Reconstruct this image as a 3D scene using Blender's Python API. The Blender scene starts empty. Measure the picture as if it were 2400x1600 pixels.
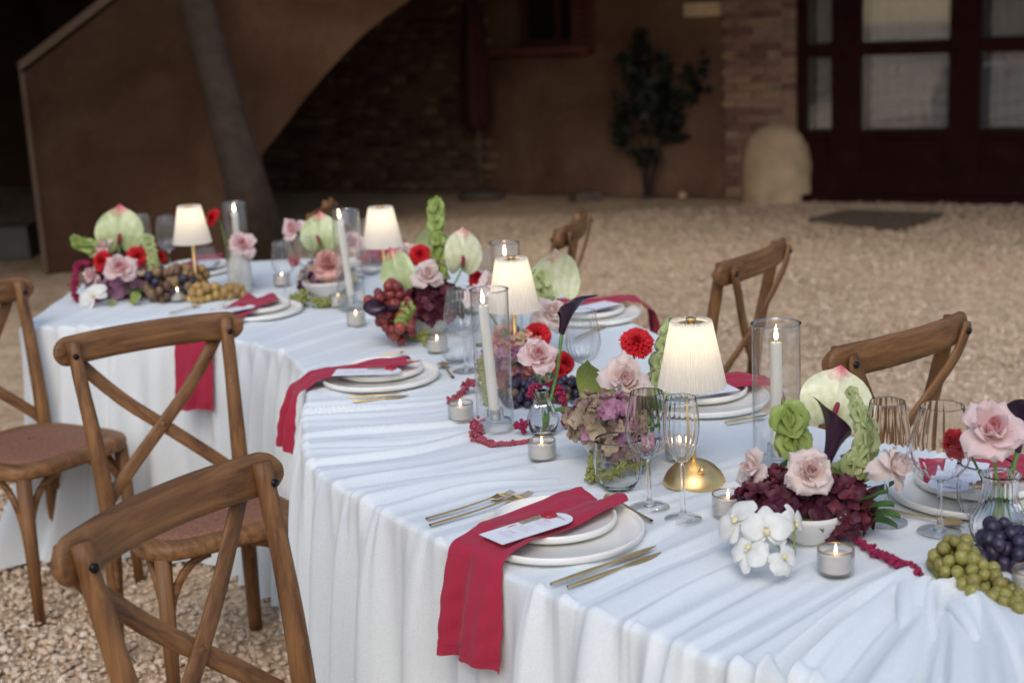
import bpy, math, random
import numpy as np
from mathutils import Vector, Matrix, Quaternion, Euler
R = math.radians
PI = math.pi
S = bpy.context.scene
COL = S.collection
random.seed(7)
RNG = np.random.default_rng(7)
TZ = 0.75            # table height

# ------------------------------------------------------------------ camera
cam = bpy.data.cameras.new('camera')
cam.lens = 50.0; cam.sensor_width = 36; cam.clip_start = .05; cam.clip_end = 400
co = bpy.data.objects.new('camera', cam); COL.objects.link(co); S.camera = co
co.location = (0, 0, 1.645)
co.matrix_world = Matrix.Translation((0, 0, 1.645)) @ Euler((R(90 - 12.8), 0, 0)).to_matrix().to_4x4() @ Matrix.Rotation(R(-2.8), 4, 'Z')
cam.dof.use_dof = True; cam.dof.focus_distance = 2.75; cam.dof.aperture_fstop = 3.2

# ------------------------------------------------------------------ light
world = bpy.data.worlds.new('World'); S.world = world; world.use_nodes = True
wn = world.node_tree
sky = wn.nodes.new('ShaderNodeTexSky'); sky.sky_type = 'NISHITA'; sky.sun_disc = False
sky.sun_elevation = R(38); sky.sun_rotation = R(188); sky.air_density = 1.0; sky.dust_density = 1.8; sky.ozone_density = 1.0
wn.links.new(sky.outputs[0], wn.nodes['Background'].inputs[0])
wn.nodes['Background'].inputs[1].default_value = 0.14
sun = bpy.data.lights.new('sun', 'SUN'); sun.energy = 0.62; sun.angle = R(30); sun.color = (1.0, .99, .975)
so = bpy.data.objects.new('sun', sun); COL.objects.link(so); so.rotation_euler = (R(40), 0, R(-8))
S.view_settings.view_transform = 'Standard'; S.view_settings.look = 'None'
S.view_settings.exposure = 0.47; S.view_settings.gamma = 1; S.view_settings.use_curve_mapping = False
S.cycles.use_denoising = True
S.cycles.max_bounces = 24; S.cycles.transmission_bounces = 24; S.cycles.transparent_max_bounces = 40; S.cycles.diffuse_bounces = 3; S.cycles.glossy_bounces = 3
S.cycles.sample_clamp_indirect = 4.0; S.cycles.caustics_reflective = False; S.cycles.caustics_refractive = True

# ------------------------------------------------------------------ object helpers
def tag(o, label=None, cat=None, group=None, kind=None):
    if label: o['label'] = label
    if cat: o['category'] = cat
    if group: o['group'] = group
    if kind: o['kind'] = kind
    return o

def empty(name, loc=(0, 0, 0), rz=0.0, label=None, cat=None, group=None):
    o = bpy.data.objects.new(name, None); COL.objects.link(o)
    o.location = loc; o.rotation_euler = (0, 0, rz); o.empty_display_size = .05
    return tag(o, label, cat, group)

def link(name, me, parent=None, loc=None, rot=None, scale=None):
    o = bpy.data.objects.new(name, me); COL.objects.link(o)
    if parent: o.parent = parent
    if loc is not None: o.location = loc
    if rot is not None:
        if isinstance(rot, Quaternion):
            o.rotation_mode = 'QUATERNION'; o.rotation_quaternion = rot
        else: o.rotation_euler = rot
    if scale is not None: o.scale = (scale,) * 3 if isinstance(scale, (int, float)) else scale
    return o

def copy_tree(o, parent=None):
    c = o.copy(); COL.objects.link(c); c.parent = parent
    for ch in [k for k in bpy.data.objects if k.parent == o]: copy_tree(ch, c)
    return c

class MB:
    """collects vertices and faces for one mesh"""
    def __init__(s): s.v = []; s.f = []; s.n = 0; s.mi = []
    def add(s, V, F, mi=0):
        V = np.asarray(V, float).reshape(-1, 3)
        s.v.append(V); s.f += [tuple(i + s.n for i in f) for f in F]; s.mi += [mi] * len(F); s.n += len(V)
        return s
    def grid(s, P, closed_u=False, closed_v=False, mi=0):
        P = np.asarray(P, float); n, m = P.shape[:2]; F = []
        for i in range(n if closed_u else n - 1):
            for j in range(m if closed_v else m - 1):
                a = i * m + j; b = i * m + (j + 1) % m; c = ((i + 1) % n) * m + (j + 1) % m; d = ((i + 1) % n) * m + j
                F.append((a, b, c, d))
        return s.add(P.reshape(-1, 3), F, mi)
    def box(s, c, d, rz=0, taper=1.0, mi=0):
        x, y, z = [k / 2 for k in d]; V = []
        for sz in (-1, 1):
            t = taper if sz > 0 else 1
            for sx, sy in ((-1, -1), (1, -1), (1, 1), (-1, 1)): V.append((sx * x * t, sy * y * t, sz * z))
        V = np.array(V); ca, sa = math.cos(rz), math.sin(rz)
        V = np.stack([V[:, 0] * ca - V[:, 1] * sa, V[:, 0] * sa + V[:, 1] * ca, V[:, 2]], 1) + np.array(c)
        return s.add(V, [(3, 2, 1, 0), (4, 5, 6, 7), (0, 1, 5, 4), (1, 2, 6, 5), (2, 3, 7, 6), (3, 0, 4, 7)], mi)
    def tube(s, pts, rad, n=8, cap=True, flat=1.0, side=None, mi=0):
        P = [Vector(p) for p in pts]; rad = [rad] * len(P) if isinstance(rad, (int, float)) else rad
        rings = []; up = Vector(side) if side else None
        for i, p in enumerate(P):
            t = (P[min(i + 1, len(P) - 1)] - P[max(i - 1, 0)]).normalized()
            if up is None: up = Vector((0, 0, 1)) if abs(t.z) < .9 else Vector((1, 0, 0))
            b = t.cross(up)
            if b.length < 1e-6: b = t.orthogonal()
            b.normalize(); u = b.cross(t); 
            if side is None: up = u
            r = rad[i]
            rings.append([p + (b * math.cos(2 * PI * k / n) * flat + u * math.sin(2 * PI * k / n)) * r for k in range(n)])
        s.grid([[tuple(q) for q in r] for r in rings], closed_v=True, mi=mi)
        if cap:
            base = s.n - n * len(P)
            s.f.append(tuple(base + k for k in range(n))[::-1]); s.f.append(tuple(s.n - n + k for k in range(n))); s.mi += [mi, mi]
        return s
    def bar(s, pts, w, t, normal, round_ends=False, mi=0):
        """flat strip of width w, thickness t along pts; normal = face direction (one or per point)"""
        P = [Vector(p) for p in pts]; rings = []
        for i, p in enumerate(P):
            d = (P[min(i + 1, len(P) - 1)] - P[max(i - 1, 0)]).normalized()
            nn = Vector(normal[i] if isinstance(normal[0], (tuple, list, Vector)) else normal); nn = (nn - d * nn.dot(d)).normalized(); b = d.cross(nn)
            ww = w[i] if isinstance(w, (list, tuple)) else w
            e = min(t, ww) * .22
            ring = []
            for (x, y) in ((-ww/2+e, -t/2), (ww/2-e, -t/2), (ww/2, -t/2+e), (ww/2, t/2-e), (ww/2-e, t/2), (-ww/2+e, t/2), (-ww/2, t/2-e), (-ww/2, -t/2+e)):
                ring.append(tuple(p + b * x + nn * y))
            rings.append(ring)
        s.grid(rings, closed_v=True, mi=mi)
        base = s.n - 8 * len(P)
        s.f.append(tuple(base + k for k in range(8))[::-1]); s.f.append(tuple(s.n - 8 + k for k in range(8))); s.mi += [mi, mi]
        return s
    def lathe(s, prof, n=32, ribs=0, amp=0.0, r0=None, r1=None, mi=0, zig=False):
        """profile of (radius, z); ribs flute the rows r0..r1"""
        P = []
        for i, (r, z) in enumerate(prof):
            on = ribs and (r0 is None or r0 <= i <= r1); row = []
            for k in range(n):
                a = 2 * PI * k / n
                rr = r + (amp * (math.cos(ribs * a) if not zig else (1 if k % 2 else -1)) if on else 0)
                row.append((rr * math.cos(a), rr * math.sin(a), z))
            P.append(row)
        return s.grid(P, closed_v=True, mi=mi)
    def ico(s, c, r, sub=1, mi=0):
        V, F = ICO[sub]; return s.add(V * np.array(r) + np.array(c), F, mi)
    def mesh(s, name, mats, smooth=True):
        me = bpy.data.meshes.new(name)
        V = np.concatenate(s.v) if s.v else np.zeros((0, 3))
        me.from_pydata(V.tolist(), [], s.f); 
        for m in (mats if isinstance(mats, (list, tuple)) else [mats]): me.materials.append(m)
        if len(set(s.mi)) > 1: me.polygons.foreach_set('material_index', s.mi)
        if smooth: me.polygons.foreach_set('use_smooth', [True] * len(me.polygons))
        me.update(); return me
    def obj(s, name, mats, parent=None, loc=None, rot=None, smooth=True, sharp=None):
        me = s.mesh(name, mats, smooth)
        if sharp:
            try: me.set_sharp_from_angle(angle=R(sharp))
            except Exception: pass
        return link(name, me, parent, loc, rot)

def _ico():
    import bmesh
    out = {}
    for sub in (1, 2, 3):
        bm = bmesh.new(); bmesh.ops.create_icosphere(bm, subdivisions=sub, radius=1)
        out[sub] = (np.array([v.co[:] for v in bm.verts]), [tuple(v.index for v in f.verts) for f in bm.faces]); bm.free()
    return out
ICO = _ico()

def crv(pts, n):
    """Catmull-Rom through pts, n samples"""
    P = np.array(pts, float); P = np.vstack([2 * P[0] - P[1], P, 2 * P[-1] - P[-2]]); m = len(P) - 3
    t = np.linspace(0, m - 1e-6, n); i = t.astype(int); u = (t - i)[:, None]
    a, b, c, d = P[i], P[i + 1], P[i + 2], P[i + 3]
    return .5 * (2 * b + (c - a) * u + (2 * a - 5 * b + 4 * c - d) * u ** 2 + (3 * b - a - 3 * c + d) * u ** 3)

def toward(v):
    return Vector((0, 0, 1)).rotation_difference(Vector(v).normalized())

# ------------------------------------------------------------------ materials
def nodes(name):
    m = bpy.data.materials.new(name); m.use_nodes = True; nt = m.node_tree
    return m, nt, nt.nodes['Principled BSDF'], nt.nodes['Material Output']
def N(nt, t, **k):
    n = nt.nodes.new(t)
    for a, b in k.items():
        if hasattr(n, a): setattr(n, a, b)
        else: n.inputs[a.replace('_', ' ')].default_value = b
    return n
def ramp(nt, fac, stops):
    r = nt.nodes.new('ShaderNodeValToRGB'); e = r.color_ramp.elements
    while len(e) < len(stops): e.new(.5)
    for q, (p, c) in zip(e, stops): q.position = p; q.color = (*c, 1)
    nt.links.new(fac, r.inputs[0]); return r.outputs[0]
def bump(nt, b, h, strength=.3, dist=.002):
    n = nt.nodes.new('ShaderNodeBump'); n.inputs['Strength'].default_value = strength; n.inputs['Distance'].default_value = dist
    nt.links.new(h, n.inputs['Height']); nt.links.new(n.outputs[0], b.inputs['Normal']); return n
def objco(nt, scale=(1, 1, 1), which='Object'):
    t = nt.nodes.new('ShaderNodeTexCoord'); m = nt.nodes.new('ShaderNodeMapping'); m.inputs['Scale'].default_value = scale
    nt.links.new(t.outputs[which], m.inputs[0]); return m.outputs[0]

def simple(name, col, rough=.6, metal=0.0, var=.12, scale=12, bmp=0.0, bscale=60, bdist=.001, trans=0.0, rnd=.0, spec=.5):
    m, nt, b, out = nodes(name)
    co_ = objco(nt)
    n = N(nt, 'ShaderNodeTexNoise', Scale=scale, Detail=4); nt.links.new(co_, n.inputs[0])
    c1 = [max(0, c * (1 - var)) for c in col]; c2 = [min(1, c * (1 + var)) for c in col]
    c = ramp(nt, n.outputs[0], [(.3, c1), (.7, c2)])
    if rnd:
        oi = nt.nodes.new('ShaderNodeObjectInfo'); h = nt.nodes.new('ShaderNodeHueSaturation')
        mr = N(nt, 'ShaderNodeMapRange'); mr.inputs[3].default_value = 1 - rnd; mr.inputs[4].default_value = 1 + rnd
        nt.links.new(oi.outputs['Random'], mr.inputs[0]); nt.links.new(mr.outputs[0], h.inputs['Value'])
        m2 = N(nt, 'ShaderNodeMapRange'); m2.inputs[3].default_value = .5 - rnd * .05; m2.inputs[4].default_value = .5 + rnd * .05
        nt.links.new(oi.outputs['Random'], m2.inputs[0]); nt.links.new(m2.outputs[0], h.inputs['Hue'])
        nt.links.new(c, h.inputs['Color']); c = h.outputs[0]
    nt.links.new(c, b.inputs['Base Color'])
    b.inputs['Roughness'].default_value = rough; b.inputs['Metallic'].default_value = metal
    b.inputs['Specular IOR Level'].default_value = spec
    if bmp:
        n2 = N(nt, 'ShaderNodeTexNoise', Scale=bscale, Detail=5); nt.links.new(co_, n2.inputs[0]); bump(nt, b, n2.outputs[0], bmp, bdist)
    if trans:
        tr = nt.nodes.new('ShaderNodeBsdfTranslucent'); nt.links.new(c, tr.inputs[0]); mx = nt.nodes.new('ShaderNodeMixShader')
        mx.inputs[0].default_value = trans; nt.links.new(b.outputs[0], mx.inputs[1]); nt.links.new(tr.outputs[0], mx.inputs[2]); nt.links.new(mx.outputs[0], out.inputs[0])
    return m

def wood(name, axis, tilt=0):
    m, nt, b, out = nodes(name)
    sc = [34, 34, 34]; sc[axis] = 1.1
    c = objco(nt, sc)
    if tilt:
        t_ = nt.nodes.new('ShaderNodeTexCoord'); m1 = nt.nodes.new('ShaderNodeMapping'); m1.inputs['Rotation'].default_value = (0, tilt, 0); nt.links.new(t_.outputs['Object'], m1.inputs[0])
        m2 = nt.nodes.new('ShaderNodeMapping'); m2.inputs['Scale'].default_value = sc; nt.links.new(m1.outputs[0], m2.inputs[0]); c = m2.outputs[0]
    oi = nt.nodes.new('ShaderNodeObjectInfo'); ad = nt.nodes.new('ShaderNodeVectorMath'); ad.operation = 'ADD'
    mu = nt.nodes.new('ShaderNodeVectorMath'); mu.operation = 'SCALE'; mu.inputs['Scale'].default_value = 37
    cm = nt.nodes.new('ShaderNodeCombineXYZ')
    for k in range(3): nt.links.new(oi.outputs['Random'], cm.inputs[k])
    nt.links.new(cm.outputs[0], mu.inputs[0]); nt.links.new(c, ad.inputs[0]); nt.links.new(mu.outputs[0], ad.inputs[1])
    n = N(nt, 'ShaderNodeTexNoise', Scale=1.8, Detail=8, Roughness=.66, Distortion=.35); nt.links.new(ad.outputs[0], n.inputs[0])
    col = ramp(nt, n.outputs[0], [(.27, (.045, .020, .008)), (.38, (.140, .064, .025)), (.56, (.250, .120, .044)), (.80, (.38, .195, .076))])
    n3 = N(nt, 'ShaderNodeTexNoise', Scale=5, Detail=3); nt.links.new(objco(nt), n3.inputs[0])
    mx = N(nt, 'ShaderNodeMixRGB'); mx.blend_type = 'MULTIPLY'; mx.inputs[0].default_value = .55
    nt.links.new(col, mx.inputs[1]); nt.links.new(ramp(nt, n3.outputs[0], [(.3, (.62, .6, .6)), (.65, (1.15, 1.1, 1.05))]), mx.inputs[2])
    nt.links.new(mx.outputs[0], b.inputs['Base Color'])
    b.inputs['Roughness'].default_value = .52; b.inputs['Specular IOR Level'].default_value = .35
    bump(nt, b, n.outputs[0], .35, .0012)
    return m

def cloth(name, col, scale=1400, amp=.25, trans=.0, rough=.9, warp=None):
    m, nt, b, out = nodes(name)
    c = objco(nt)
    w1 = N(nt, 'ShaderNodeTexWave', Scale=scale / 6.28, Distortion=1.0, Detail=1); w1.bands_direction = 'X'; nt.links.new(c, w1.inputs[0])
    w2 = N(nt, 'ShaderNodeTexWave', Scale=scale / 6.28, Distortion=1.0, Detail=1); w2.bands_direction = 'Z'; nt.links.new(c, w2.inputs[0])
    n = N(nt, 'ShaderNodeTexNoise', Scale=260, Detail=4); nt.links.new(c, n.inputs[0])
    ad = N(nt, 'ShaderNodeMath', operation='ADD'); nt.links.new(w1.outputs[1], ad.inputs[0]); nt.links.new(w2.outputs[1], ad.inputs[1])
    ad2 = N(nt, 'ShaderNodeMath', operation='ADD'); nt.links.new(ad.outputs[0], ad2.inputs[0]); nt.links.new(n.outputs[0], ad2.inputs[1])
    bump(nt, b, ad2.outputs[0], amp, .0004)
    n2 = N(nt, 'ShaderNodeTexNoise', Scale=420, Detail=3); nt.links.new(c, n2.inputs[0])
    nt.links.new(ramp(nt, n2.outputs[0], [(.25, [k * .88 for k in col]), (.75, [min(.9, k * 1.06) for k in col])]), b.inputs['Base Color'])
    b.inputs['Roughness'].default_value = rough; b.inputs['Specular IOR Level'].default_value = .15
    b.inputs['Sheen Weight'].default_value = .15
    if trans:
        tr = nt.nodes.new('ShaderNodeBsdfTranslucent'); tr.inputs[0].default_value = (*col, 1); mx = nt.nodes.new('ShaderNodeMixShader')
        mx.inputs[0].default_value = trans; nt.links.new(b.outputs[0], mx.inputs[1]); nt.links.new(tr.outputs[0], mx.inputs[2]); nt.links.new(mx.outputs[0], out.inputs[0])
    return m

def glass(name, tint=(.97, .98, .98), edge=(.62, .63, .64), refl=1.0, base=.05, rough=.02, haze=0.0):
    """thin sheet of clear glass, the same from either side"""
    m, nt, b, out = nodes(name); nt.nodes.remove(b)
    lw = nt.nodes.new('ShaderNodeLayerWeight'); lw.inputs[0].default_value = .5
    p = N(nt, 'ShaderNodeMath', operation='POWER'); p.inputs[1].default_value = 3.2; nt.links.new(lw.outputs['Facing'], p.inputs[0])
    ma = N(nt, 'ShaderNodeMath', operation='MULTIPLY_ADD'); ma.inputs[1].default_value = .75 * refl; ma.inputs[2].default_value = base; ma.use_clamp = True
    nt.links.new(p.outputs[0], ma.inputs[0])
    tr = nt.nodes.new('ShaderNodeBsdfTransparent'); g = nt.nodes.new('ShaderNodeBsdfGlossy'); g.inputs['Roughness'].default_value = rough
    p2 = N(nt, 'ShaderNodeMath', operation='POWER'); p2.inputs[1].default_value = 4.0; nt.links.new(lw.outputs['Facing'], p2.inputs[0])
    nt.links.new(ramp(nt, p2.outputs[0], [(0, tint), (.9, edge)]), tr.inputs[0])
    mx = nt.nodes.new('ShaderNodeMixShader'); nt.links.new(ma.outputs[0], mx.inputs[0]); nt.links.new(tr.outputs[0], mx.inputs[1]); nt.links.new(g.outputs[0], mx.inputs[2])
    res = mx.outputs[0]
    if haze:
        d = nt.nodes.new('ShaderNodeBsdfDiffuse'); d.inputs[0].default_value = (.85, .85, .83, 1); m2 = nt.nodes.new('ShaderNodeMixShader'); m2.inputs[0].default_value = haze
        nt.links.new(res, m2.inputs[1]); nt.links.new(d.outputs[0], m2.inputs[2]); res = m2.outputs[0]
    nt.links.new(res, out.inputs[0]); return m

def emis(name, col, st):
    m, nt, b, out = nodes(name); e = nt.nodes.new('ShaderNodeEmission'); e.inputs[0].default_value = (*col, 1); e.inputs[1].default_value = st
    nt.links.new(e.outputs[0], out.inputs[0]); nt.nodes.remove(b); return m

M = {}
M['cloth'] = cloth('white_polyester', (.79, .83, .83), 1500, .18)
M['napkin'] = cloth('raspberry_linen', (.42, .028, .062), 900, .6)
for a, k in ((0, 'wood_x'), (1, 'wood_y'), (2, 'wood_z')): M[k] = wood(k, a)
M['wood_r'] = wood('wood_right_brace', 0, R(47)); M['wood_l'] = wood('wood_left_brace', 0, R(-47))
M['seat_pad'] = simple('terracotta_weave', (.24, .105, .062), .85, var=.35, scale=160, bmp=.6, bscale=260, bdist=.002)
M['bolt'] = simple('black_steel', (.02, .02, .022), .38, .8)
M['gold'] = simple('brushed_gold', (.86, .60, .27), .42, 1.0, var=.08, scale=30, bmp=.05, bscale=200)
M['brass'] = simple('dark_brass', (.30, .21, .11), .35, 1.0, var=.2, scale=30)
M['ceramic'] = simple('cream_glazed_stoneware', (.88, .86, .79), .28, var=.03, scale=20, bmp=.05, bscale=90)
M['bowl'] = simple('white_ceramic', (.72, .69, .64), .5, var=.04, scale=20, bmp=.1, bscale=60)
M['glass'] = glass('clear_glass', (.985, .99, .99), (.66, .67, .68), 1.4, .09, .02, .035)  # slight white haze in the colour stands in for bright highlights
def real_glass(name, rough=0.0, ior=1.22, col=(1, 1, 1)):
    m, nt, b, out = nodes(name); nt.nodes.remove(b); g = nt.nodes.new('ShaderNodeBsdfGlass'); g.inputs['Color'].default_value = (*col, 1); g.inputs['Roughness'].default_value = rough; g.inputs['IOR'].default_value = ior
    nt.links.new(g.outputs[0], out.inputs[0]); return m
M['crystal'] = real_glass('solid_crystal')
M['water_real'] = real_glass('clear_water', 0, 1.33)
M['glass_rim'] = glass('clear_glass_rim', (.9, .92, .92), (.45, .46, .47), 1.2, .25)
M['glass_thick'] = glass('thick_glass', (.94, .955, .96), (.50, .52, .53), 1.5, .11)
M['glass_frost'] = glass('frosted_glass', (.9, .9, .86), (.5, .5, .48), 1.0, .08, .25, .35)
M['water'] = glass('vase_water', (.86, .88, .86), (.5, .52, .5), 1.0, .06)
M['goldrim'] = simple('gilt_rim', (.62, .40, .17), .3, 1.0, var=.1)
M['wax'] = simple('ivory_wax', (.93, .90, .80), .55, var=.02, trans=.3)
M['wax_pink'] = simple('blush_wax', (.95, .86, .75), .5, var=.02, trans=.35)
M['wick'] = simple('charred_wick', (.02, .015, .01), .9)
M['flame'] = emis('candle_flame', (1.0, .72, .42), 9.0)
M['bulb'] = emis('warm_bulb', (1.0, .80, .52), 6.0)
M['paper'] = simple('menu_paper', (.84, .84, .86), .8, var=.02)
M['tagpaper'] = simple('sage_tag_paper', (.36, .34, .24), .8, var=.05)
M['ink'] = simple('berry_ink', (.62, .36, .42), .8, var=.02)
M['inkd'] = simple('dark_ink', (.12, .09, .13), .8, var=.02)
M['seal'] = simple('red_sealing_wax', (.42, .015, .025), .25, var=.1, bmp=.5, bscale=120)
M['stem'] = simple('green_stem', (.13, .24, .05), .5, var=.2, scale=30)
M['stem_dark'] = simple('dark_green_stem', (.06, .12, .035), .5, var=.2, scale=30)
M['leaf'] = simple('green_leaf', (.10, .20, .045), .5, var=.3, scale=20, trans=.25)
M['rose'] = simple('blush_rose_petal', (.94, .73, .70), .6, var=.05, scale=25, trans=.40, rnd=.05)
M['rose_core'] = simple('pink_rose_core', (.90, .56, .57), .6, var=.08, scale=25, trans=.42, rnd=.06)
M['rose_pale'] = simple('pale_rose_petal', (.95, .80, .74), .6, var=.04, scale=25, trans=.42, rnd=.05)
M['rose_palecore'] = simple('pale_rose_core', (.92, .74, .69), .6, var=.05, scale=25, trans=.45, rnd=.06)
M['peach'] = simple('peach_petal', (.82, .48, .42), .6, var=.1, scale=25, trans=.28, rnd=.05)
M['carn'] = simple('scarlet_carnation', (.66, .012, .022), .7, var=.25, scale=60, trans=.2)
M['calla'] = simple('aubergine_calla', (.035, .010, .028), .32, var=.4, scale=20, trans=.05)
M['hyd_burg'] = simple('burgundy_hydrangea', (.105, .014, .032), .6, var=.5, scale=35, trans=.15, rnd=.45)
M['hyd_mauve'] = simple('antique_mauve_hydrangea', (.46, .35, .24), .65, var=.3, scale=35, trans=.2, rnd=.28)
M['hyd_lilac'] = simple('lilac_hydrangea', (.45, .22, .34), .6, var=.3, scale=35, trans=.2, rnd=.25)
M['hyd_pink'] = simple('dusty_pink_hydrangea', (.62, .25, .24), .6, var=.3, scale=35, trans=.2, rnd=.25)
M['amar'] = simple('crimson_amaranth', (.30, .014, .065), .85, var=.35, scale=120, bmp=.8, bscale=500)
M['amar_l'] = simple('faded_amaranth', (.38, .07, .10), .85, var=.35, scale=120, bmp=.8, bscale=500)
M['amar_g'] = simple('green_amaranth', (.28, .30, .08), .85, var=.3, scale=120, bmp=.8, bscale=500)
M['bell'] = simple('green_bell_calyx', (.38, .48, .13), .5, var=.2, scale=25, trans=.35, rnd=.12)
M['bell_l'] = simple('pale_bell_calyx', (.54, .60, .28), .5, var=.2, scale=25, trans=.35, rnd=.12)
M['orchid'] = simple('white_orchid_petal', (.82, .81, .74), .5, var=.07, scale=3, trans=.15)
M['orchid_lip'] = simple('yellow_orchid_lip', (.78, .66, .36), .5, var=.3, scale=60)
M['grape_p'] = simple('purple_grape', (.032, .024, .050), .45, var=.75, scale=2.2, rnd=.35, spec=.5)
M['grape_g'] = simple('green_grape', (.34, .30, .08), .36, var=.3, scale=2, trans=.25, rnd=.15)
M['grape_r'] = simple('red_grape', (.30, .05, .045), .36, var=.5, scale=2, trans=.2, rnd=.3)
M['grape_b'] = simple('bronze_grape', (.17, .095, .045), .45, var=.5, scale=30, rnd=.4)
M['gold_grape'] = simple('golden_grape', (.36, .22, .07), .45, var=.3, scale=30, rnd=.2)
M['fig'] = simple('dark_fig_skin', (.035, .016, .028), .5, var=.5, scale=30)

def anth_mat(name, green, white):
    m, nt, b, out = nodes(name)
    tc = nt.nodes.new('ShaderNodeTexCoord')
    # tip of the spathe is at +Y of the mesh (unit size)
    d = N(nt, 'ShaderNodeVectorMath', operation='DISTANCE'); d.inputs[1].default_value = (0, .98, 0); nt.links.new(tc.outputs['Object'], d.inputs[0])
    n = N(nt, 'ShaderNodeTexNoise', Scale=5, Detail=5); nt.links.new(tc.outputs['Object'], n.inputs[0])
    ad = N(nt, 'ShaderNodeMath', operation='MULTIPLY_ADD'); ad.inputs[1].default_value = .55; nt.links.new(n.outputs[0], ad.inputs[0]); nt.links.new(d.outputs['Value'], ad.inputs[2])
    pink = ramp(nt, ad.outputs[0], [(.40, (1, 1, 1)), (.78, (0, 0, 0))])
    sp = nt.nodes.new('ShaderNodeSeparateXYZ'); nt.links.new(tc.outputs['Object'], sp.inputs[0])
    ay = N(nt, 'ShaderNodeMath', operation='ADD'); ay.inputs[1].default_value = 1.25; nt.links.new(sp.outputs['Y'], ay.inputs[0])
    dv = N(nt, 'ShaderNodeMath', operation='DIVIDE'); nt.links.new(sp.outputs['X'], dv.inputs[0]); nt.links.new(ay.outputs[0], dv.inputs[1])
    mm = N(nt, 'ShaderNodeMath', operation='MULTIPLY'); mm.inputs[1].default_value = 26; nt.links.new(dv.outputs[0], mm.inputs[0])
    sn = N(nt, 'ShaderNodeMath', operation='SINE'); nt.links.new(mm.outputs[0], sn.inputs[0])
    mr = N(nt, 'ShaderNodeMath', operation='MULTIPLY_ADD'); mr.inputs[1].default_value = .08; nt.links.new(sn.outputs[0], mr.inputs[0]); nt.links.new(n.outputs[0], mr.inputs[2])
    basec = ramp(nt, mr.outputs[0], [(.25, green), (.75, white)])
    mx = nt.nodes.new('ShaderNodeMixRGB'); nt.links.new(pink, mx.inputs[0]); nt.links.new(basec, mx.inputs[1]); mx.inputs[2].default_value = (.70, .06, .13, 1)
    nt.links.new(mx.outputs[0], b.inputs['Base Color']); b.inputs['Roughness'].default_value = .3; b.inputs['Coat Weight'].default_value = .35
    tr = nt.nodes.new('ShaderNodeBsdfTranslucent'); nt.links.new(mx.outputs[0], tr.inputs[0]); ms = nt.nodes.new('ShaderNodeMixShader'); ms.inputs[0].default_value = .2
    nt.links.new(b.outputs[0], ms.inputs[1]); nt.links.new(tr.outputs[0], ms.inputs[2]); nt.links.new(ms.outputs[0], out.inputs[0])
    return m
M['anth'] = anth_mat('pink_tipped_spathe', (.62, .65, .30), (.84, .82, .60))
M['anth_g'] = anth_mat('green_spathe', (.40, .50, .18), (.55, .62, .33))
M['anth_leaf'] = simple('olive_spathe_back', (.27, .32, .07), .5, var=.2, scale=12, trans=.25, bmp=.3, bscale=18)
M['spadix'] = simple('crimson_spadix', (.34, .03, .07), .6, var=.3, scale=80, bmp=.8, bscale=350)

def shade_mat():
    m, nt, b, out = nodes('pleated_ivory_fabric')
    b.inputs['Base Color'].default_value = (.84, .81, .75, 1); b.inputs['Roughness'].default_value = .8; b.inputs['Specular IOR Level'].default_value = .2
    c = objco(nt); n = N(nt, 'ShaderNodeTexNoise', Scale=300, Detail=3); nt.links.new(c, n.inputs[0]); bump(nt, b, n.outputs[0], .2, .0005)
    tr = nt.nodes.new('ShaderNodeBsdfTranslucent'); tr.inputs[0].default_value = (.88, .85, .78, 1)
    mx = nt.nodes.new('ShaderNodeMixShader'); mx.inputs[0].default_value = .5; nt.links.new(b.outputs[0], mx.inputs[1]); nt.links.new(tr.outputs[0], mx.inputs[2]); nt.links.new(mx.outputs[0], out.inputs[0])
    return m
M['shade'] = shade_mat()

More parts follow.
